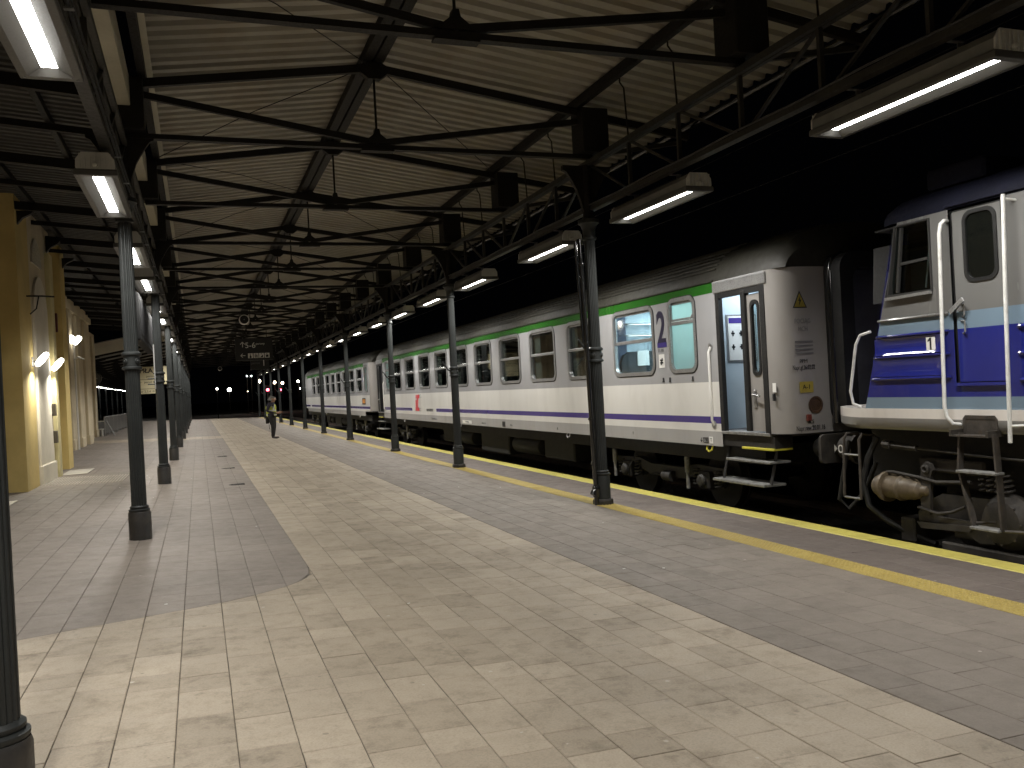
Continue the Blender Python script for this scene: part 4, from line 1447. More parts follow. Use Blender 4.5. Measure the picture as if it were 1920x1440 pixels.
for s in (-1, 1):
    w = MB()
    w.prism([(TC + s * .15, 2.35), (TC + s * 1.15, 2.35), (TC + s * 1.10, 2.98), (TC + s * .15, 2.98)], 'y', 7.44, 7.70)
    w.build('windscreen', M_BLACK, loco)
# sill: white over grey, wrapped round the front
sp = [(XLO - .012, YB_), (XLO - .012, 7.62), (XLO + .03, 7.80), (XLO + .14, 8.06), (XLO + .30, 8.28), (XLO + .5, 8.36), (TC, 8.38)]
sp += [(2 * TC - a, b) for a, b in sp[::-1][1:]]
sl = MB()
for z0, z1, mi in ((1.09, 1.19, 0), (1.005, 1.09, 1), (.965, 1.005, 1)):
    for i in range(len(sp) - 1):
        o0 = .03 if z0 == .965 else 0
        (a, b), (c, d) = sp[i], sp[i + 1]
        ua = .03 if z0 == .965 else 0
        sl.face([(a + (ua if a < TC else -ua), b - ua, z0), (c + (ua if c < TC else -ua), d - ua, z0), (c, d, z1), (a, b, z1)], mi)
n = len(sp)
sl.face([(a, b, 1.19) for a, b in sp], 0)
sl.face([(a + (.03 if a < TC else -.03), b - .03, .965) for a, b in sp[::-1]], 1)
sl.build('sill', [L_WH, L_SG], loco, 40)
# roof
ra = [(0, 3.125), (.01, 3.20), (.06, 3.28), (.18, 3.37), (.45, 3.46), (.9, 3.53), (1.48, 3.56)]
ra = [(XLO + a, z) for a, z in ra] + [(2 * TC - XLO - a, z) for a, z in ra[::-1][1:]]
rm = MB(); nr = len(ra)
for yy, k in ((YB_, 1), (6.75, 1), (7.05, .96), (7.18, .85)):
    rm.v += [(TC + (x - TC) * (1 if k == 1 else .99 if k > .9 else .97), yy if z > 3.13 or k == 1 else yy, 3.125 + (z - 3.125) * k) for x, z in ra]
rm.v += [(TC + (x - TC) * .96, 7.19 + .34 * (1 - ((x - TC) / 1.48) ** 4), 3.125) for x, z in ra]
rm.idx([(r * nr + i, r * nr + i + 1, (r + 1) * nr + i + 1, (r + 1) * nr + i) for r in range(4) for i in range(nr - 1)], 0)
rm.build('roof', L_RF, loco, True)
MB().bar((XLO - .012, YB_, 3.16), (XLO - .012, 6.34, 3.16), .03, .03).build('rain_strip', L_RF, loco)
MB().cbox(7.15, 7.9, 6.1, 6.8, 3.42, 3.62, .03).build('roof_box', L_RF, loco)
MB().cbox(7.3, 9.4, 2.0, 4.6, 3.5, 3.8, .04).build('roof_box', L_RF, loco)
# cab side window: frame, sliding sash, dark cab behind
w = MB()
def fr(z0a, ya0, ya1):  # helper: outline of the opening
    pass
o_ = [(6.535, 2.365), (7.135, 2.365), (6.985, 3.092), (6.535, 3.092)]
i_ = [(6.549, 2.388), (7.110, 2.388), (6.968, 3.076), (6.549, 3.076)]
w.ring(o_, i_, 'x', XLO - .02, XLO + .05, XLO + .06)
P_FRM = pm('window_frame_grey', (.040, .040, .039), .35, var=.1)
wf = w.build('window_frame', P_FRM, loco)
d = MB()
d.bar((XLO - .008, 6.985, 2.40), (XLO - .008, 6.89, 3.06), .03, .028, up=(1, 0, 0))
d.bar((XLO - .002, 6.58, 2.70), (XLO - .002, 6.95, 2.69), .02, .028)
d.build('sash_bar', P_FRM, wf)
MB().box(XLO + .02, XLO + .026, 6.55, 7.08, 2.38, 3.08).build('pane', G_WIN, wf)
MB().bar((XLO - .03, 6.54, 2.355), (XLO - .03, 7.13, 2.345), .04, .03).build('window_sill', P_ALU, wf)
MB().tube([(XLO + .1, 6.72, 2.42), (XLO + .1, 6.62, 3.0)], .008, 6).build('blind_rod', P_ALU, wf)
# black boards standing in for the shade inside the unlit cab
ci = MB()
ci.box(XLO + .5, XLO + .52, 5.5, 7.3, 1.3, 3.1)
ci.box(XLO + .03, XLO + .5, 5.5, 5.52, 1.3, 3.1).box(XLO + .03, XLO + .5, 5.5, 7.3, 3.08, 3.1)
ci.build('unlit_cab_backing', M_BLACK, loco)
# door leaf, set back in its opening
dm = MB()
xd = XLO + .014
def dq(y0, y1, z0, z1, m):
    dm.face([(xd, y1, z0), (xd, y0, z0), (xd, y0, z1), (xd, y1, z1)], m)
da, db = 5.752, 6.285
for z0, z1, m_ in ((1.455, 1.965, 0), (1.965, 2.13, 1), (2.13, 2.43, 2)):
    dq(da, db, z0, z1, m_)
dq(da, 5.83, 2.43, 3.04, 2); dq(6.13, db, 2.43, 3.04, 2); dq(da, db, 3.04, 3.09, 2)
door = dm.build('cab_door', [L_DB, L_LB, L_GR], loco)
MB().box(XLO + .03, XLO + .04, 5.73, 6.32, 1.42, 3.11).build('door_rebate', M_BLACK, loco)
q = MB()
q.ring(rr(5.795, 6.165, 2.395, 3.075, .10, 6), rr(5.83, 6.13, 2.43, 3.04, .08, 6), 'x', xd - .012, xd + .01, xd + .02)
q.build('pane_seal', M_BLACK, door, True)
MB().box(xd + .005, xd + .009, 5.81, 6.15, 2.41, 3.06).build('pane', pm('dark_pane', (.006, .007, .006), .05, var=.1, coat=.3), door)
MB().bar((XLO - .012, 5.74, 1.432), (XLO - .012, 6.31, 1.432), .03, .03).build('door_sill', L_DB, loco)
hd = MB()
hd.bar((XLO - .03, 6.32, 2.13), (XLO - .06, 6.14, 2.24), .02, .045)
hd.build('door_lever', P_ALU, door)
hd = MB()
for zc in (2.14, 1.98):
    hd.tube([(xd, 6.24, zc + .06), (xd - .03, 6.17, zc + .06), (xd - .03, 6.17, zc - .05), (xd, 6.22, zc - .06)], .008, 6)
hd.build('door_grip', P_ALU, door)
# mouldings
for k, (z, mt) in enumerate(((2.125, L_GR), (1.955, L_DB), (1.735, L_DB), (1.505, L_DB))):
    m = MB()
    ya = yf(z) - .10
    m.tube([(XLO + .004, ya + .02, z), (XLO - .014, ya - .02, z), (XLO - .014, 6.41, z), (XLO + .004, 6.37, z)], .016, 8)
    m.build('moulding', mt, loco, True)
for z in (1.94, 1.70, 1.46):
    m = MB(); m.tube([(XLO + .004, 5.62, z), (XLO - .014, 5.56, z), (XLO - .014, 2.4, z), (XLO + .004, 2.36, z)], .022, 8)
    m.build('moulding', L_DB, loco, True)
for za, zb, bul in ((1.757, 1.932, -.030), (1.53, 1.712, -.016)):  # blue panels added and dished to catch the lamp reflections
    m = MB()
    ya, yb = yf(za) - .12, 6.43
    nz, ny = 12, 24
    for i in range(nz + 1):
        t = i / nz
        for j in range(ny + 1):
            q = j / ny
            e_ = min(1, q * 9, (1 - q) * 9)
            m.v.append((XLO - .002 - abs(bul) * .9 - bul * 4 * t * (1 - t) * e_, ya + (yb - ya) * q, za + (zb - za) * t))
    m.idx([(i * (ny + 1) + j, i * (ny + 1) + j + 1, (i + 1) * (ny + 1) + j + 1, (i + 1) * (ny + 1) + j) for i in range(nz) for j in range(ny)], 0)
    m.build('glint_panel', L_DB, loco, 'all')
pl = MB().cbox(XLO - .016, XLO - .008, 6.535, 6.645, 1.765, 1.925, .002).build('number_plate', P_STICK, loco)
MB().box(XLO - .0185, XLO - .0165, 6.578, 6.598, 1.785, 1.905).prism([(6.598, 1.905), (6.598, 1.875), (6.622, 1.862), (6.622, 1.880)], 'x', XLO - .0185, XLO - .0165).build('numeral', P_BLK, pl)
# handrails
MB().tube([(XLO + .01, 6.335, 3.02), (XLO - .07, 6.30, 3.015), (XLO - .105, 6.31, 2.985), (XLO - .11, 6.325, 2.90), (XLO - .11, 6.37, 1.22), (XLO - .105, 6.355, 1.12), (XLO - .08, 6.31, 1.055), (XLO + .01, 6.28, 1.04)], .0185, 10).build('handrail', L_RAIL, loco, True)
MB().tube([(XLO - .09, 5.63, 3.12), (XLO - .10, 5.65, 2.2), (XLO - .10, 5.68, .90)], .0185, 10).tube([(XLO - .09, 5.63, 3.08), (XLO + .01, 5.58, 3.06)], .012, 8).tube([(XLO - .10, 5.67, 1.05), (XLO + .01, 5.60, 1.05)], .012, 8).build('handrail', L_RAIL, loco, True)
MB().tube([(XLO + .06, 7.47, 2.03), (XLO + .03, 7.60, 2.0), (XLO + .02, 7.66, 1.9), (XLO + .02, 7.78, 1.38), (XLO + .03, 7.76, 1.24), (XLO + .06, 7.66, 1.20)], .0165, 8).build('handrail', L_RAIL, loco, True)
# stepwell and the two ladders
sw = MB()
sw.prism([(5.87, .94), (5.87, 1.10), (5.90, 1.135), (6.22, 1.135), (6.25, 1.10), (6.25, .94), (6.22, .94), (6.22, 1.10), (5.90, 1.10), (5.90, .94)], 'x', XLO - .022, XLO + .05)
sw.box(XLO - .018, XLO - .014, 5.90, 6.22, .94, 1.10)
sw.prism([(5.86, .94), (5.86, 1.0), (5.885, 1.0), (5.885, .955), (6.265, .955), (6.265, 1.0), (6.29, 1.0), (6.29, .94)], 'x', XLO - .16, XLO + .02)
sw.build('stepwell', L_STEP, loco)
la = MB()
xl_ = XLO - .10
la.bar((XLO - .08, 6.22, .97), (xl_, 6.235, .62), .022, .065, up=(1, 0, 0)).bar((xl_, 6.235, .63), (xl_, 6.10, .09), .022, .065, up=(1, 0, 0))
la.bar((XLO - .08, 5.85, .97), (xl_, 5.795, .09), .022, .065, up=(1, 0, 0))
la.build('ladder_rail', L_STEP, loco)
for z, a, b in ((.61, 5.795, 6.23), (.09, 5.795, 6.105)):
    MB().cbox(xl_ - .07, xl_ + .05, a, b, z - .012, z + .012, .004).build('ladder_rung', P_STEP, loco)
MB().tube([(xl_, 6.09, .13), (xl_ + .2, 6.0, .12), (xl_ + .02, 5.81, .09)], .012, 6).tube([(xl_, 5.78, .09), (xl_ + .1, 5.5, .10), (xl_ + .25, 5.2, .2)], .016, 6).build('ladder_stay', L_STEP, loco)
la = MB()
for a, b in ((7.93, 7.965), (7.69, 7.70)):
    la.tube([(XLO + .18, a - .06, .88), (XLO + .04, a - .03, .90), (XLO + .02, a, .84), (XLO + .02, b, .17)], .016, 6)
la.build('shunter_ladder', L_STEP, loco, True)
for z in (.66, .17):
    MB().tube([(XLO + .02, 7.695, z), (XLO + .02, 7.955, z)], .013, 6).build('ladder_rung', P_STEP, loco)
# buffers, coupling hoses
for bx in (TC - .88, TC + .88):
    b = MB()
    b.lathe([(.19, 0), (.19, .06), (.15, .08), (.145, .28), (.10, .28), (.10, .40)], 18, (bx - .0, 8.28, .66), axis='y')
    bb = b.build('buffer', L_BOG, loco, 30)
    MB().prism(rr(bx - .33, bx + .33, .48, .84, .06, 3), 'y', 8.62, 8.66).build('buffer_plate', L_BOG, bb)
em = MB()
em.ring(rr(8.45, 8.53, .61, .71, .035, 4), rr(8.463, 8.517, .625, .695, .024, 4), 'x', TC - .88 - .148, TC - .88 - .145, TC - .88 - .145)
em.prism([(8.55, .66), (8.60, .71), (8.60, .61)], 'x', TC - .88 - .148, TC - .88 - .145)
em.build('buffer_mark', P_STICK, loco)
MB().lathe([(.03, 0), (.05, .02), (.05, .3), (.03, .32)], 8, (TC, 8.36, .64), axis='y').build('drawhook', L_BOG, loco)
hz = MB()
hz.tube([(7.05, 7.55, .86), (7.0, 7.66, .62), (6.97, 7.72, .36), (6.98, 7.65, .10), (7.05, 7.45, -.06), (7.1, 7.2, -.16), (7.15, 6.9, -.24)], .034, 8)
hz.build('air_hose', M_BLACK, loco, True)
hz = MB()
hz.tube([(7.1, 8.05, .80), (7.08, 8.15, .40), (7.05, 8.2, .10), (7.1, 8.1, .0), (7.2, 7.95, .2), (7.25, 7.8, .55)], .026, 8)
hz.build('air_hose', M_BLACK, loco, True)
# bogie with axle-end gear, levers and wheels
fr_ = MB()
fr_.prism([(7.1, .15), (6.8, .30), (6.2, .30), (5.6, .20), (4.6, .20), (4.0, .30), (3.3, .30), (3.0, .15), (3.3, .02), (4.2, .0), (5.0, -.06), (6.0, .0), (6.8, .02)], 'x', 7.16, 7.30)
bg = fr_.build('bogie_frame', L_BOG, loco)
for yw in (6.55, 3.7):
    wm = MB()
    for xx in (TC - .75, TC + .75):
        wm.lathe([(.14, -.11), (.18, -.08), (.52, -.08), (.58, -.075), (.58, .055), (.62, .06), (.62, .075), (.5, .08), (.14, .10)], 32, (xx, yw, RAIL + .58), axis='x')
    wm.lathe([(.1, -.95), (.1, .95)], 12, (TC, yw, RAIL + .58), axis='x')
    wm.build('wheelset', L_BOG, bg, 30)
gc = MB()
gc.lathe([(.05, .10), (.105, .095), (.12, .06), (.125, -.02), (.165, -.025), (.165, -.065), (.122, -.07), (.120, -.22), (.135, -.24), (.135, -.27), (.115, -.29), (.112, -.40), (.095, -.42), (.092, -.50), (.06, -.53), (.055, -.60), (.03, -.62)], 20, (7.0, 7.42, .335), axis='y')
gb = gc.build('gear_housing', L_TAN, loco, 40)
for k in range(6):
    a = k * math.pi / 3
    MB().lathe([(.014, 0), (.014, -.025)], 6, (7.0 + math.cos(a) * .135, 7.37, .335 + math.sin(a) * .135), axis='y').build('bolt', L_TAN, gb)
lv = MB()
lv.prism([(6.80, .10), (6.92, .10), (6.90, .50), (6.88, .60), (6.83, .64), (6.77, .62), (6.74, .56), (6.77, .50)], 'x', 6.98, 7.02)
lv.lathe([(.045, 0), (.05, -.02), (.03, -.03), (.02, -.01)], 14, (6.98, 6.82, .565), axis='x')
lv.build('brake_lever', L_BOG, loco)
rd = MB()
rd.tube([(7.0, 7.40, .80), (7.0, 7.30, .79)], .05, 8).tube([(7.0, 7.30, .79), (7.0, 6.95, .77)], .032, 8).tube([(7.0, 6.95, .77), (7.0, 6.2, .735), (7.0, 5.0, .70)], .014, 8)
rd.build('brake_rod', L_BOG, loco)
rd = MB()
rd.tube([(7.0, 7.45, .42), (7.0, 7.38, .49), (6.99, 7.28, .50), (6.98, 6.90, .47), (6.98, 6.7, .44), (7.0, 6.3, .47)], .018, 8)
rd.tube([(6.98, 6.95, .16), (6.98, 6.70, .12), (7.0, 6.55, .15), (7.02, 6.4, .22)], .016, 8)
rd.build('brake_pipe', L_BOG, loco, True)
sx = MB()
sx.lathe([(.02, -.02), (.14, -.02), (.20, .0), (.24, .06), (.27, .10), (.27, .16), (.2, .2)], 24, (6.98, 5.98, .17 - .05), axis='x')
sx.build('axle_box', L_BOG, loco, 30)
for k in range(8):
    a = k * math.pi / 4
    MB().lathe([(.014, -.012), (.014, .02)], 6, (6.99, 5.98 + math.cos(a) * .2, .12 + math.sin(a) * .2), axis='x').build('bolt', L_STEP, loco)
for k in range(4):
    pts = []
    for i in range(30):
        t = i / 29
        pts.append((7.08 + .05 * math.cos(t * 2 * math.pi * 4), 6.22 - .09 * k + .04 * math.sin(t * 2 * math.pi * 4), .38 + .2 * t))
    MB().tube(pts, .012, 5).build('coil_spring', L_BOG, loco)
for yb, zb, w_, h_ in ((7.2, -.12, .2, .26), (6.9, .05, .3, .12), (6.35, -.05, .5, .12), (5.2, .3, .8, .3), (4.4, .5, 1.2, .3), (6.6, .6, .8, .14)):
    MB().cbox(7.06, 7.5, yb - w_ / 2, yb + w_ / 2, zb - h_ / 2, zb + h_ / 2, .02).build('gear_block', L_BOG, loco)
sg = MB()
sg.prism([(6.75, .08), (6.2, .08), (6.08, -.1), (6.25, -.12), (6.45, -.02), (6.7, -.02)], 'x', 7.02, 7.07)
sg.prism([(7.0, .0), (6.3, .04), (6.35, -.02), (6.95, -.06)], 'x', 7.0, 7.02)
sg.build('spring_hanger', L_BOG, loco)
MB().cbox(7.0, 7.06, 5.0, 6.7, -.30, -.16, .015).build('rail_guard', L_BOG, loco)
MB().box(7.3, 2 * TC - 7.3, -7.0, 7.9, .35, .97).build('underframe', P_UNDER, loco)
MB().cbox(7.0, 9.7, -2.4, 2.4, -.1, .6, .04).build('battery_box', P_UNDER, loco)

# ------------------------------------------------------------------ station building on the left
bld = thing('station_building', 'yellow and cream station building with tall arched panels beside the platform', 'building', (-4.4, 20.0, 0.1))
H_ = 5.85
MB().box(-7.5, -4.4, -8.0, 18.72, 0.0, H_).build('wall', M_CWALL, bld)
MB().box(-7.5, -3.15, 18.72, 20.0, 0.0, H_).build('ochre_wall', M_YWALL, bld)
MB().box(-7.5, -3.17, 20.0, 22.9, 0.0, H_).build('wall', M_CWALL, bld)
MB().box(-7.5, -3.42, 22.9, 24.62, 0.0, H_).build('recessed_wall', M_CWALL, bld)
MB().box(-7.5, -3.18, 24.62, 25.4, 0.0, H_).build('ochre_wall', M_YWALL, bld)
MB().box(-7.5, -4.4, 25.4, 42.0, 0.0, H_ - .05).build('wall', M_CWALL, bld)
MB().box(-7.6, -5.0, 42.0, 50.0, 0.0, H_ - .4).build('wall', M_CWALL, bld)
def arch_panel(x, y0, y1, z0, z1, dep, name, mat):
    r = (y1 - y0) / 2
    pts = [(y0, z0), (y1, z0)] + [((y0 + y1) / 2 + r * math.cos(math.radians(a)), z1 - r + r * math.sin(math.radians(a))) for a in range(0, 181, 15)]
    return MB().prism(pts, 'x', x - .01, x + dep).build(name, mat, bld)
arch_panel(-3.17, 20.25, 21.95, .08, 4.55, .045, 'arched_door_panel', M_WWALL)
MB().cbox(-3.2, -3.095, 20.2, 22.05, .07, .48, .012).build('panel_plinth', M_WWALL, bld)
arch_panel(-3.42, 23.05, 24.5, .08, 4.45, .045, 'arched_door_panel', M_WWALL)
MB().cbox(-3.45, -3.35, 22.95, 24.6, .07, .48, .012).build('panel_plinth', M_WWALL, bld)
for x, ya, yb in ((-3.17, 20.35, 21.55), (-3.42, 23.15, 24.35)):
    r = (yb - ya) / 2
    pts = [((ya + yb) / 2 + r * math.cos(math.radians(a)), 4.78 + r * .95 * math.sin(math.radians(a))) for a in range(0, 181, 15)]
    MB().prism(pts, 'x', x - .01, x + .03).build('lunette_window', pm('pale_glass', (.62, .58, .48), .3, var=.1), bld)
for y in (22.15, 26.2, 28.4, 30.6, 32.8, 34.7, 37.0, 39.4, 43.2, 45.6, 48.0):
    x = -3.17 if y < 25 else (-4.4 if y < 42 else -5.0)
    w = .42 if y < 25 else .9
    MB().cbox(x - .02, x + .11, y, y + w, .05, H_ - .6, .02).build('pilaster', M_CWALL if y > 25 else pm('pale_yellow_wall', (.62, .55, .30), .85, var=.1, bump=.2, bs=120), bld)
    if y > 25: MB().cbox(x - .02, x + .15, y - .04, y + w + .04, .05, .5, .02).build('pilaster_plinth', M_CWALL, bld)
MB().box(-4.45, -4.3, 25.4, 42, H_ - .55, H_ - .3).build('cornice', M_CWALL, bld)
for y in (19.0, 22.4, 24.9):
    MB().prism([(-3.15, 5.30), (-3.15, 5.56), (-2.85, 5.56), (-2.9, 5.50), (-3.05, 5.42)], 'y', y - .06, y + .06).build('roof_corbel', M_STEEL, bld)
for y, z in ((21.85, 1.62), (21.9, 1.0)):
    MB().cbox(-3.15, -3.05, y, y + .18, z - .12, z + .16, .01).build('wall_box', pm('dark_box', (.10, .085, .06), .5), bld)
MB().cbox(-3.16, -3.08, 23.0, 23.12, 3.5, 3.95, .01).build('wall_sign', pm('dark_red_sign', (.10, .02, .015), .5), bld)
MB().tube([(-3.1, 19.3, 3.93), (-2.85, 19.5, 3.95), (-2.7, 19.9, 3.98)], .018, 6).tube([(-3.1, 19.6, 3.6), (-3.0, 19.7, 3.72), (-2.95, 19.72, 3.98)], .012, 6).build('wall_bracket', M_STEEL, bld)

E_WALL = emis('wall_lamp_glow', (1.0, 0.955, 0.84), 9.0)
def wall_lamp(label, x, y, z, grp='oval lamps on the building wall'):
    t = thing('wall_lamp', label, 'lamp', (x, y, z), grp)
    MB().cbox(x - .02, x + .02, y - .06, y + .06, z - .10, z + .10, .008).build('back_plate', M_ZINC, t)
    MB().tube([(x, y, z), (x + .10, y, z + .02)], .018, 8).build('arm', M_ZINC, t)
    dm = MB()
    a, b = Vector((x + .08, y - .05, z - .08)), Vector((x + .28, y + .05, z + .18))
    dm.tube([a, a + (b - a) * .1, a + (b - a) * .5, a + (b - a) * .9, b], [.03, .055, .07, .055, .03], 12)
    dm.build('diffuser', E_WALL, t, True)
    ld = bpy.data.lights.new('wall_lamp_light', 'AREA')
    ld.size = .12; ld.energy = 32; ld.color = (1, .95, .82); ld.spread = math.radians(150)
    lo = bpy.data.objects.new('wall_lamp_light', ld); COL.objects.link(lo); lo.parent = t; lo.location = (.30, -.1, -.12)
    return t
wall_lamp('bright oval lamp on the ochre wall, left of the pair at the arched doors', -3.15, 19.85, 2.64)
wall_lamp('bright oval lamp right of the other one, between the two arched white panels', -3.15, 21.95, 2.62)
fl = thing('flood_lamp', 'twin flood lamps on a slim white post farther along the building wall', 'lamp', (-4.2, 35.2, zp(-4.2)))
MB().tube([(-4.2, 35.2, .1), (-4.2, 35.2, 3.95)], .035, 8).build('post', M_WHITEP, fl)
MB().tube([(-4.2, 35.2, 3.45), (-4.05, 35.0, 3.52), (-3.85, 34.9, 3.42)], .03, 8).build('bracket_arm', M_WHITEP, fl)
for dy, dx in ((-.18, -.12), (.12, .08)):
    dm = MB()
    a, b = Vector((-4.2 + dx - .1, 35.2 + dy, 4.02)), Vector((-4.2 + dx + .14, 35.2 + dy, 4.30))
    dm.tube([a, a + (b - a) * .15, a + (b - a) * .85, b], [.06, .10, .10, .06], 10)
    dm.build('diffuser', E_WALL, fl, True)
# things lying on the paving by the doors
mesh_thing(MB().cbox(-3.12, -2.56, 22.6, 24.25, zp(-2.9) - .002, zp(-2.9) + .010, .004), 'door_mat', pm('pale_mat', (.46, .43, .37), .9, var=.1), 'pale rectangular mat lying before the second arched door panel', 'mat')
mesh_thing(MB().cbox(-3.6, -3.02, 16.2, 16.95, zp(-3.3) - .002, zp(-3.3) + .010, .004), 'door_mat', M_WWALL, 'small pale mat beside the ochre corner at the left picture edge', 'mat')
gt = thing('guide_plate', 'tactile plate of pale parallel ribs set in the grey paving by the arched door', 'plate', (-2.4, 20.8, zp(-2.4)))
for k in range(26):
    x = -3.12 + k * .06
    MB().prism([(x, zp(x) - .002), (x + .032, zp(x) - .002), (x + .026, zp(x) + .006), (x + .006, zp(x) + .006)], 'y', 19.85, 21.9).build('rib', pm('rib_grey', (.36, .33, .28), .8), gt)
for k, (x, y) in enumerate(((.61, 17.78), (.59, 22.16), (.55, 27.05))):
    t = thing('slot_drain', '%s dark slotted drain cover from the camera in the grey paving' % ORD[k], 'drain', (x, y, zp(x)), 'slotted drains in the paving')
    MB().box(x - .17, x + .17, y - .13, y + .13, zp(x) - .02, zp(x) + .0015).build('drain_bed', M_BLACK, t)
    for q in range(6):
        MB().box(x - .17, x + .17, y - .125 + q * .045, y - .105 + q * .045, zp(x) - .01, zp(x) + .003).build('drain_bar', P_UND2, t)
# stair railing at the end of the building
rl = thing('stair_railing', 'dark panelled railing round the stairs beyond the end of the building', 'railing', (-4.55, 48.6, zp(-4.5)))
MB().box(-4.60, -4.56, 48.7, 66.0, .25, 1.06).build('panel', pm('railing_panel', (.05, .055, .05), .35, var=.2), rl)
MB().tube([(-4.58, 48.7, 1.11), (-4.58, 66, 1.11)], .03, 8).build('handrail', M_ZINC, rl)
for k in range(8):
    MB().tube([(-4.58, 48.7 + k * 2.4, .1), (-4.58, 48.7 + k * 2.4, 1.11)], .03, 8).build('post', M_ZINC, rl)
MB().tube([(-4.5, 48.75, .95), (-4.1, 48.5, .12)], .025, 8).build('slanted_stay', pm('conduit_grey', (.34, .34, .33), .4), rl)
MB().tube([(-4.58, 48.7, .9), (-5.2, 48.7, .9)], .025, 8).tube([(-4.58, 48.7, .5), (-5.2, 48.7, .5)], .025, 8).tube([(-4.7, 48.68, .1), (-4.7, 48.68, .5)], .05, 8).build('end_rail', M_WHITEP, rl)

# ------------------------------------------------------------------ canopy over the far side platform
can = thing('side_canopy', 'cream fronted lean-to canopy with dark rafters beyond the end of the building', 'canopy', (-5.5, 51.0, 0.1))
def zc(x): return 4.98 + (x + 5.41) * .192
MB().prism([(-10.6, zc(-10.6) - .62), (-1.0, zc(-1.0) - .62), (-1.0, zc(-1.0)), (-10.6, zc(-10.6))], 'y', 50.95, 51.1).build('fascia', pm('dim_cream', (.84, .80, .66), .6, var=.1, vs=1), can)
for k in range(12):
    y = 51.2 + k * 7.4
    mb = MB(); corr(mb, -10.8, -1.0, zc(-10.8) + .05, zc(-1.0) + .05, y, y + 7.4, .3, .035); mb.build('corrugated_sheet', M_SHEET, can)
    for q in (0, 3.7):
        MB().bar((-10.6, y + q, zc(-10.6) - .12), (-1.0, y + q, zc(-1) - .12), .08, .14).build('rafter', M_STEEL, can)
        MB().bar((-10.4, y + q, 3.9), (-1.2, y + q, 4.15), .07, .09).build('tie_beam', M_STEEL, can)
        MB().bar((-10.4, y + q, 3.9), (-5.6, y + q, zc(-5.6) - .2), .06, .08).build('strut', M_STEEL, can)
    MB().lathe([(.14, 0), (.14, .4), (.09, .45), (.085, 2.1), (.11, 2.12), (.11, 2.3), (.085, 2.32), (.08, 4.0)], 10, (-10.4, y + 3.7, .2)).build('column', M_IRON, can, 30)
E_FAR = emis('far_lamp_glow', (1.0, .97, .9), 45.0)
for k in range(24):
    y = 56 + k * 3.9
    t = thing('far_strip_lamp', '%s small white strip lamp in the distant row left of the columns' % ORD[k], 'lamp', (-10.45, y, 3.87), 'distant strip lamps of the side platform')
    MB().box(-10.6, -10.3, y - .9, y + .9, 3.9, 4.05).build('housing', M_LAMPH, t)
    MB().box(-10.54, -10.36, y - .85, y + .85, 3.86, 3.9).build('diffuser', E_FAR, t)

# ------------------------------------------------------------------ signs, loudspeakers, clock
P_SIGN = pm('sign_dark', (.012, .012, .013), .45, var=.1)
P_SIGNW = pm('sign_white', (.72, .72, .70), .5, var=.05)
P_STN = pm('station_plate', (.56, .50, .32), .5, var=.12)
sg = thing('direction_sign', 'black hanging sign with arrows, 5-6 and four white pictograms', 'sign', (2.5, 41.0, 3.9))
MB().cbox(1.70, 3.35, 41.0, 41.12, 3.42, 4.42, .01).build('panel', P_SIGN, sg)
for x in (1.95, 3.1):
    MB().tube([(x, 41.06, 4.42), (x, 41.06, 4.9)], .014, 6).build('suspension_rod', M_STEEL, sg)
yq = 40.997
text('\u2191', .34, (2.02, yq, 4.13), sg, P_SIGNW, face='-y', name='arrow')
text('5-6', .36, (2.36, yq, 4.10), sg, P_SIGNW, face='-y')
text('perony', .14, (2.80, yq, 4.17), sg, P_SIGNW, face='-y')
text('\u2190', .30, (2.02, yq, 3.64), sg, P_SIGNW, face='-y', name='arrow')
for k in range(4):
    x = 2.24 + k * .245
    p_ = MB().box(x, x + .215, 40.992, 40.998, 3.52, 3.74).build('pictogram', P_SIGNW, sg)
    q = MB()
    q.lathe([(.022, 0), (.022, -.003)], 8, (x + .10, 40.992, 3.70), axis='y')
    if k == 0: q.box(x + .08, x + .12, 40.989, 40.993, 3.58, 3.67).lathe([(.05, 0), (.05, -.003)], 10, (x + .11, 40.992, 3.575), axis='y')
    elif k == 1: q.box(x + .05, x + .09, 40.989, 40.993, 3.54, 3.67).box(x + .12, x + .17, 40.989, 40.993, 3.54, 3.67)
    elif k == 2: q.prism([(x + .04, 3.54), (x + .17, 3.54), (x + .17, 3.67)], 'y', 40.989, 40.993)
    else: q.box(x + .05, x + .17, 40.989, 40.993, 3.55, 3.66)
    q.build('pictogram_figure', P_BLK, p_)
sg = thing('platform_sign', 'small black hanging sign reading peron 1 beyond the direction sign', 'sign', (3.6, 52.0, 3.6))
MB().cbox(2.95, 4.0, 52.0, 52.1, 3.35, 4.05, .01).build('panel', P_SIGN, sg)
for x in (3.1, 3.85):
    MB().tube([(x, 52.05, 4.05), (x, 52.05, 4.9)], .014, 6).build('suspension_rod', M_STEEL, sg)
text('peron', .20, (3.24, 51.997, 3.72), sg, P_GREYP, face='-y')
text('1', .50, (3.70, 51.997, 3.70), sg, P_SIGNW, face='-y')
sg = thing('station_name_sign', 'yellowish station sign reading PI\u0141A behind the building side columns', 'sign', (-2.0, 45.0, 2.8))
MB().cbox(-2.95, -1.22, 45.0, 45.06, 2.60, 3.47, .008).build('name_plate', P_STN, sg)
MB().cbox(-2.95, -1.78, 45.0, 45.06, 2.16, 2.595, .008).build('platform_plate', P_STN, sg)
for z in (2.86, 2.40):
    MB().box(-2.95, -1.80, 44.99, 45.0, z - .008, z + .008).build('dividing_line', P_BLK, sg)
text('PI\u0141A', .31, (-2.30, 44.996, 3.27), sg, P_BLK, face='-y', bold=.008)
text('peron', .15, (-2.12, 44.996, 3.0), sg, P_BLK, face='-y')
text('\u2190  peron', .15, (-2.34, 44.996, 2.72), sg, P_BLK, face='-y')
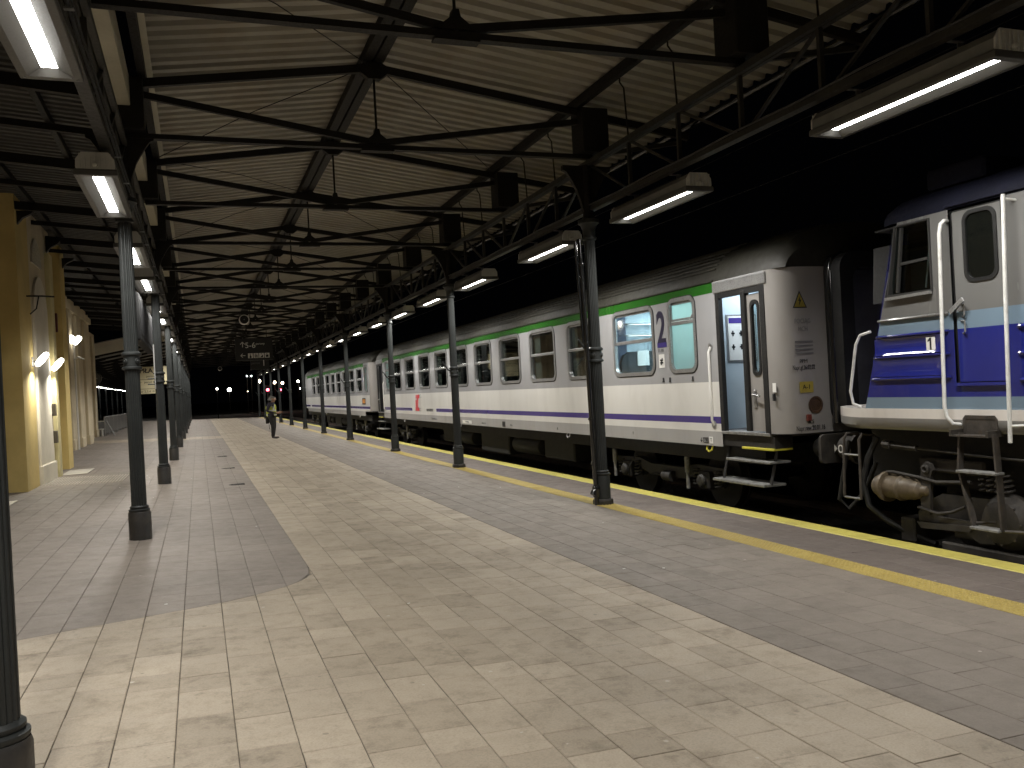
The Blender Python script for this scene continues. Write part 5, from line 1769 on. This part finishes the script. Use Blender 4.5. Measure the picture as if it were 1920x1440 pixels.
text('tor 2,3,4 \u2192', .15, (-2.30, 44.996, 2.27), sg, P_BLK, face='-y')
for x in (-2.85, -1.35):
    MB().tube([(x, 45.03, 3.47), (x, 45.03, 5.2)], .016, 6).build('suspension_rod', M_STEEL, sg)
bd = thing('information_board', 'long dark display board hung lengthwise under the lamps by the second left column', 'board', (-1.02, 19.8, 3.3))
MB().cbox(-1.10, -.94, 17.3, 22.4, 2.86, 3.74, .02).build('cabinet', pm('board_grey', (.016, .016, .016), .7, var=.15, spec=.06), bd)
MB().box(-.938, -.934, 17.5, 22.2, 2.98, 3.62).build('display', pm('board_screen', (.010, .010, .011), .7, var=.1, spec=.06), bd)
MB().box(-1.106, -1.10, 17.5, 22.2, 2.98, 3.62).build('display', pm('board_screen', (.010, .010, .011), .6), bd)
for y in (17.8, 21.9):
    MB().tube([(-1.02, y, 3.74), (-1.02, y, 4.3), (-.75, y, 4.32)], .022, 6).build('suspension_arm', M_STEEL, bd)
cp = thing('conduit_post', 'pale steel conduit clamped to the second column on the building side', 'conduit', (-.90, 18.6, 2.2))
MB().tube([(-.795, 18.70, 2.85), (-.795, 18.70, 1.95)], .013, 8).build('conduit', pm('conduit_grey', (.34, .34, .33), .4), cp)
for z in (2.16, 2.05):
    MB().cbox(-.93, -.80, 18.62, 18.70, z - .012, z + .012, .004).build('clamp', M_IRON, cp)

def speaker(label, x, y, z, r):
    t = thing('loudspeaker', label, 'loudspeaker', (x, y, z), 'round loudspeakers under the roof')
    MB().lathe([(r * .8, .38), (r * .98, .33), (r, .05), (r * .97, .0), (r * .86, -.01), (r * .82, .03)], 22, (x, y, z), axis='y').build('case', M_WHITEP, t, 40)
    MB().lathe([(r * .83, .02), (r * .7, .06), (r * .3, .14), (r * .05, .15)], 22, (x, y, z), axis='y').build('cone', M_BLACK, t, True)
    MB().lathe([(r * .13, .10), (r * .13, .03), (r * .05, .0)], 10, (x, y, z), axis='y').build('centre_cap', M_ZINC, t, True)
    MB().tube([(x, y + .2, z + r * .95), (x, y + .2, 4.9)], .02, 6).build('hanger', M_STEEL, t)
speaker('round white loudspeaker with black cone hanging under the roof near the direction sign', 1.79, 34.0, 4.68, .19)
speaker('small round loudspeaker hanging far down the platform in the dark', 1.6, 66.0, 3.98, .15)
t = thing('station_clock', 'round dark station clock on a bracket at the end of the building', 'clock', (-5.0, 49.6, 3.15))
MB().lathe([(.30, -.10), (.33, -.08), (.33, .08), (.30, .10)], 24, (-5.02, 49.6, 3.15), axis='y').build('case', P_SIGN, t, True)
MB().lathe([(.285, -.103), (.285, -.108)], 24, (-5.02, 49.6, 3.15), axis='y').build('dial', pm('dim_dial', (.12, .12, .11), .4), t)
MB().box(-5.03, -5.01, 49.488, 49.494, 3.15, 3.36).box(-5.03, -4.88, 49.488, 49.494, 3.14, 3.16).build('hand', P_SIGNW, t)
MB().tube([(-5.02, 49.6, 3.45), (-5.3, 49.6, 3.55)], .03, 8).build('bracket', M_STEEL, t)

# ------------------------------------------------------------------ overhead wire, far lights and signals
ow = thing('contact_wire', 'thin overhead contact wire running above the train roofs', 'wire', (TC, 0, 5.0))
MB().tube([(TC + .35, -10, 4.62), (TC + .2, 10, 4.62), (TC - .2, 60, 4.62)], .007, 6).build('wire', M_BLACK, ow)
MB().tube([(TC + .35, -10, 5.6), (TC + .2, 10, 5.35), (TC, 30, 5.25), (TC - .2, 60, 5.6)], .006, 6).build('carrier_wire', M_STEEL, ow)
E_SIG = emis('signal_red', (1.0, .06, .10), 26.0)
E_YARD = emis('yard_lamp_white', (1.0, .96, .86), 60.0)
E_YAR2 = emis('yard_lamp_warm', (1.0, .78, .55), 32.0)
E_YAR3 = emis('yard_lamp_cold', (.85, .95, 1.0), 16.0)
for k, (x, z, lab) in enumerate(((10.35, 2.94, 'left one of the two red signal lights far down the line'), (12.22, 2.84, 'right one of the two red signal lights far down the line'))):
    t = thing('railway_signal', lab, 'signal', (x, 140, -.6), 'red railway signals')
    MB().tube([(x, 140, -.6), (x, 140, 2.4)], .07, 8).build('mast', M_ZINC, t)
    MB().cbox(x - .28, x + .28, 140, 140.2, 2.3, 3.7, .03).build('signal_head', M_BLACK, t)
    MB().lathe([(.22, 0), (.17, -.10), (.05, -.14)], 14, (x, 139.99, z), axis='y').build('lens', E_SIG, t, True)
yard = [(4.61, 140, 3.24, .26, E_YARD, 'large white lamp low in the dark beyond the platform end'),
        (2.22, 110, 3.10, .10, E_YARD, 'small white lamp left of the large one beyond the platform end'),
        (9.13, 140, 4.35, .24, E_YAR2, 'warm lamp beneath the far end of the trackside lamp row'),
        (11.46, 140, 4.07, .20, E_YAR2, 'warm lamp left of the close pair above the red signals'),
        (12.65, 140, 3.93, .20, E_YAR2, 'warm lamp right of the close pair above the red signals'),
        (15.09, 140, 4.06, .16, E_YARD, 'white yard lamp beside the far end of the second coach'),
        (12.08, 140, 3.36, .10, E_YAR2, 'small lamp just above the right red signal'),
        (7.33, 140, 5.27, .10, E_YAR3, 'left of two tiny cold lamps over the track beyond the platform'),
        (7.97, 140, 5.24, .10, E_YAR3, 'right of two tiny cold lamps over the track beyond the platform'),
        (9.42, 180, 3.2, .10, E_YAR2, 'tiny distant lamp low behind the standing person'),
        (16.4, 150, 3.0, .09, E_YARD, 'tiny white lamp right of the red signals')]
for x, y, z, r, m, lab in yard:
    t = thing('yard_lamp', lab, 'lamp', (x, y, -.6), 'distant yard lamps')
    MB().tube([(x, y + .2, -.6), (x, y + .2, z + .3), (x, y, z + .32)], .05, 6).build('mast', M_STEEL, t)
    MB().lathe([(r * .3, r), (r * .8, r * .6), (r, 0), (r * .8, -r * .6), (r * .3, -r)], 12, (x, y, z)).build('lamp_globe', m, t, True)
    MB().lathe([(r * .9, 0), (r * .5, r * .5)], 12, (x, y, z + r)).build('lamp_hood', M_STEEL, t)

# ------------------------------------------------------------------ the standing railwayman
def skinned(name, verts, edges, mats, parent, sub=2, root=0, matfn=None):
    me = bpy.data.meshes.new(name)
    me.from_pydata([v[0] for v in verts], edges, [])
    o = bpy.data.objects.new(name, me)
    COL.objects.link(o)
    sm = o.modifiers.new('skin', 'SKIN')
    sm.use_smooth_shade = True
    for i, v in enumerate(verts):
        sv = me.skin_vertices[0].data[i]
        sv.radius = v[1] if isinstance(v[1], tuple) else (v[1], v[1])
        sv.use_root = (i == root)
    o.modifiers.new('sub', 'SUBSURF').levels = sub
    dg = bpy.context.evaluated_depsgraph_get()
    nm = bpy.data.meshes.new_from_object(o.evaluated_get(dg))
    bpy.data.objects.remove(o)
    nm.name = name
    nm.materials.clear()
    for m in mats: nm.materials.append(m)
    for p in nm.polygons:
        p.use_smooth = True
        if matfn: p.material_index = matfn(p.center)
    ob = bpy.data.objects.new(name, nm)
    COL.objects.link(ob)
    ob.parent = parent
    return ob
C_SKIN = pm('skin', (.42, .25, .17), .55, var=.1, vs=9)
C_JACK = pm('dark_jacket', (.020, .016, .030), .8, var=.3, vs=9)
C_TROU = pm('dark_trousers', (.014, .012, .010), .8, var=.3, vs=9)
C_SHOE = pm('brown_shoes', (.030, .020, .014), .4, var=.3)
C_VEST = pm('hi_vis_yellow', (.46, .50, .05), .7, var=.2, vs=9)
C_REFL = pm('reflective_band', (.60, .60, .56), .3, var=.05)
C_HAIR = pm('grey_hair', (.30, .29, .27), .8, var=.3, vs=40)
per = thing('person', 'grey haired person in yellow safety vest standing on the beige paving, looking right', 'person', (2.92, 37.9, zp(2.92)), world=False)
per.rotation_euler = (0, 0, math.radians(-24))
per.scale = (1.38, 1.38, 1.03)
V = [((0, 0, .94), (.115, .15)), ((-.015, 0, 1.10), (.115, .145)), ((-.02, 0, 1.28), (.12, .165)), ((-.005, 0, 1.42), (.09, .12)), ((.03, 0, 1.485), .056), ((.05, 0, 1.53), .052),
     ((.065, 0, 1.585), (.075, .068)), ((.06, 0, 1.65), (.088, .076)), ((.045, 0, 1.705), (.062, .055)),
     ((-.01, .175, 1.40), .062), ((-.06, .235, 1.14), .046), ((.17, .15, 1.07), .036), ((.235, .10, 1.08), (.028, .036)),
     ((-.01, -.175, 1.40), .062), ((-.07, -.225, 1.14), .047), ((.17, -.17, 1.05), .036), ((.235, -.13, 1.06), (.028, .036)),
     ((0, .085, .86), (.098, .095)), ((.02, .10, .50), .066), ((-.02, .11, .12), .048), ((-.02, .11, .045), (.045, .042)), ((.10, .125, .035), (.042, .03)), ((.16, .13, .03), (.034, .024)),
     ((0, -.085, .86), (.098, .095)), ((.05, -.10, .50), .066), ((.03, -.10, .12), .048), ((.03, -.10, .045), (.045, .042)), ((.15, -.12, .035), (.042, .03)), ((.21, -.125, .03), (.034, .024)),
     ((.145, 0, 1.625), (.014, .014)), ((.05, .082, 1.635), (.02, .010)), ((.05, -.082, 1.635), (.02, .010))]
Ed = [(0, 1), (1, 2), (2, 3), (3, 4), (4, 5), (5, 6), (6, 7), (7, 8), (3, 9), (9, 10), (10, 11), (11, 12), (3, 13), (13, 14), (14, 15), (15, 16),
      (0, 17), (17, 18), (18, 19), (19, 20), (20, 21), (21, 22), (0, 23), (23, 24), (24, 25), (25, 26), (26, 27), (27, 28), (7, 29), (7, 30), (7, 31)]
for s, bz, by, w in ((1, 1.08, .10, 12), (-1, 1.06, -.13, 16)):
    for k in range(4):
        o_ = (k - 1.5) * .018
        n0 = len(V)
        ln = (.070, .082, .078, .060)[k]
        V.append(((.255, by - s * .005, bz + o_), .0095)); V.append(((.255 + ln * .55, by - s * .02, bz + o_ - .004), .0088)); V.append(((.255 + ln * .85, by - s * .042, bz + o_ - .01), .0075))
        Ed += [(w, n0), (n0, n0 + 1), (n0 + 1, n0 + 2)]
    n0 = len(V)
    V.append(((.225, by - s * .035, bz + .028), .011)); V.append(((.255, by - s * .05, bz + .042), .009))
    Ed += [(w, n0), (n0, n0 + 1)]
def body_mat(c):
    if c.z < .085: return 3
    if c.z < .96 and abs(c.x) < .2 and not (c.x > .12 and c.z > .8): return 2
    if c.z > 1.50: return 0
    if c.x > .205 and .98 < c.z < 1.2: return 0
    return 1
bod = skinned('body', V, Ed, [C_SKIN, C_JACK, C_TROU, C_SHOE], per, 2, 0, body_mat)
VV = [((-.005, 0, .90), (.135, .178)), ((-.018, 0, 1.10), (.135, .170)), ((-.022, 0, 1.28), (.138, .188)), ((-.012, 0, 1.40), (.108, .16)), ((.0, 0, 1.455), (.075, .09))]
def vest_mat(c):
    return 1 if (.955 < c.z < 1.005 or 1.13 < c.z < 1.175 or (abs(abs(c.y) - .085) < .024 and c.z > 1.175 and c.x > -.05)) else 0
skinned('safety_vest', VV, [(0, 1), (1, 2), (2, 3), (3, 4)], [C_VEST, C_REFL], per, 3, 1, vest_mat)
HV = [((.03, 0, 1.60), (.085, .078)), ((.035, 0, 1.66), (.096, .084)), ((.03, 0, 1.715), (.066, .060))]
skinned('hair', [((-.015, 0, 1.595), (.045, .07)), ((.015, 0, 1.66), (.083, .083)), ((.045, 0, 1.712), (.072, .064))], [(0, 1), (1, 2)], [C_HAIR], per, 2, 1)
bg_ = thing('shoulder_bag', 'small black bag hanging at the hip of the person in the safety vest', 'bag', (2.72, 37.86, .72), world=False)
MB().cbox(-.07, .07, -.05, .05, -.16, .12, .03).build('pouch', C_TROU, bg_)
MB().tube([(.05, .0, .10), (.08, .02, .25), (.16, .04, .45)], .012, 6).build('strap', C_TROU, bg_)
MB().tube([(.06, -.02, -.14), (.07, -.02, -.40)], .012, 6).build('hanging_strap', C_TROU, bg_)

# litter: paper scraps and cigarette ends on the paving
rnd = random.Random(21)
lt = MB()
for k in range(20):
    x = rnd.uniform(-2.0, 5.2); y = rnd.uniform(3.2, 22)
    a = rnd.uniform(0, 3.14); L_ = rnd.uniform(.006, .012); w_ = rnd.uniform(.003, .005)
    c_, s_ = math.cos(a), math.sin(a)
    z = zp(x) + .002
    pts = [(x + c_ * L_ - s_ * w_, y + s_ * L_ + c_ * w_), (x - c_ * L_ - s_ * w_, y - s_ * L_ + c_ * w_), (x - c_ * L_ + s_ * w_, y - s_ * L_ - c_ * w_), (x + c_ * L_ + s_ * w_, y + s_ * L_ - c_ * w_)]
    lt.prism(pts, 'z', z, z + .004)
tag(lt.build('litter', M_WHITEP), kind='stuff')
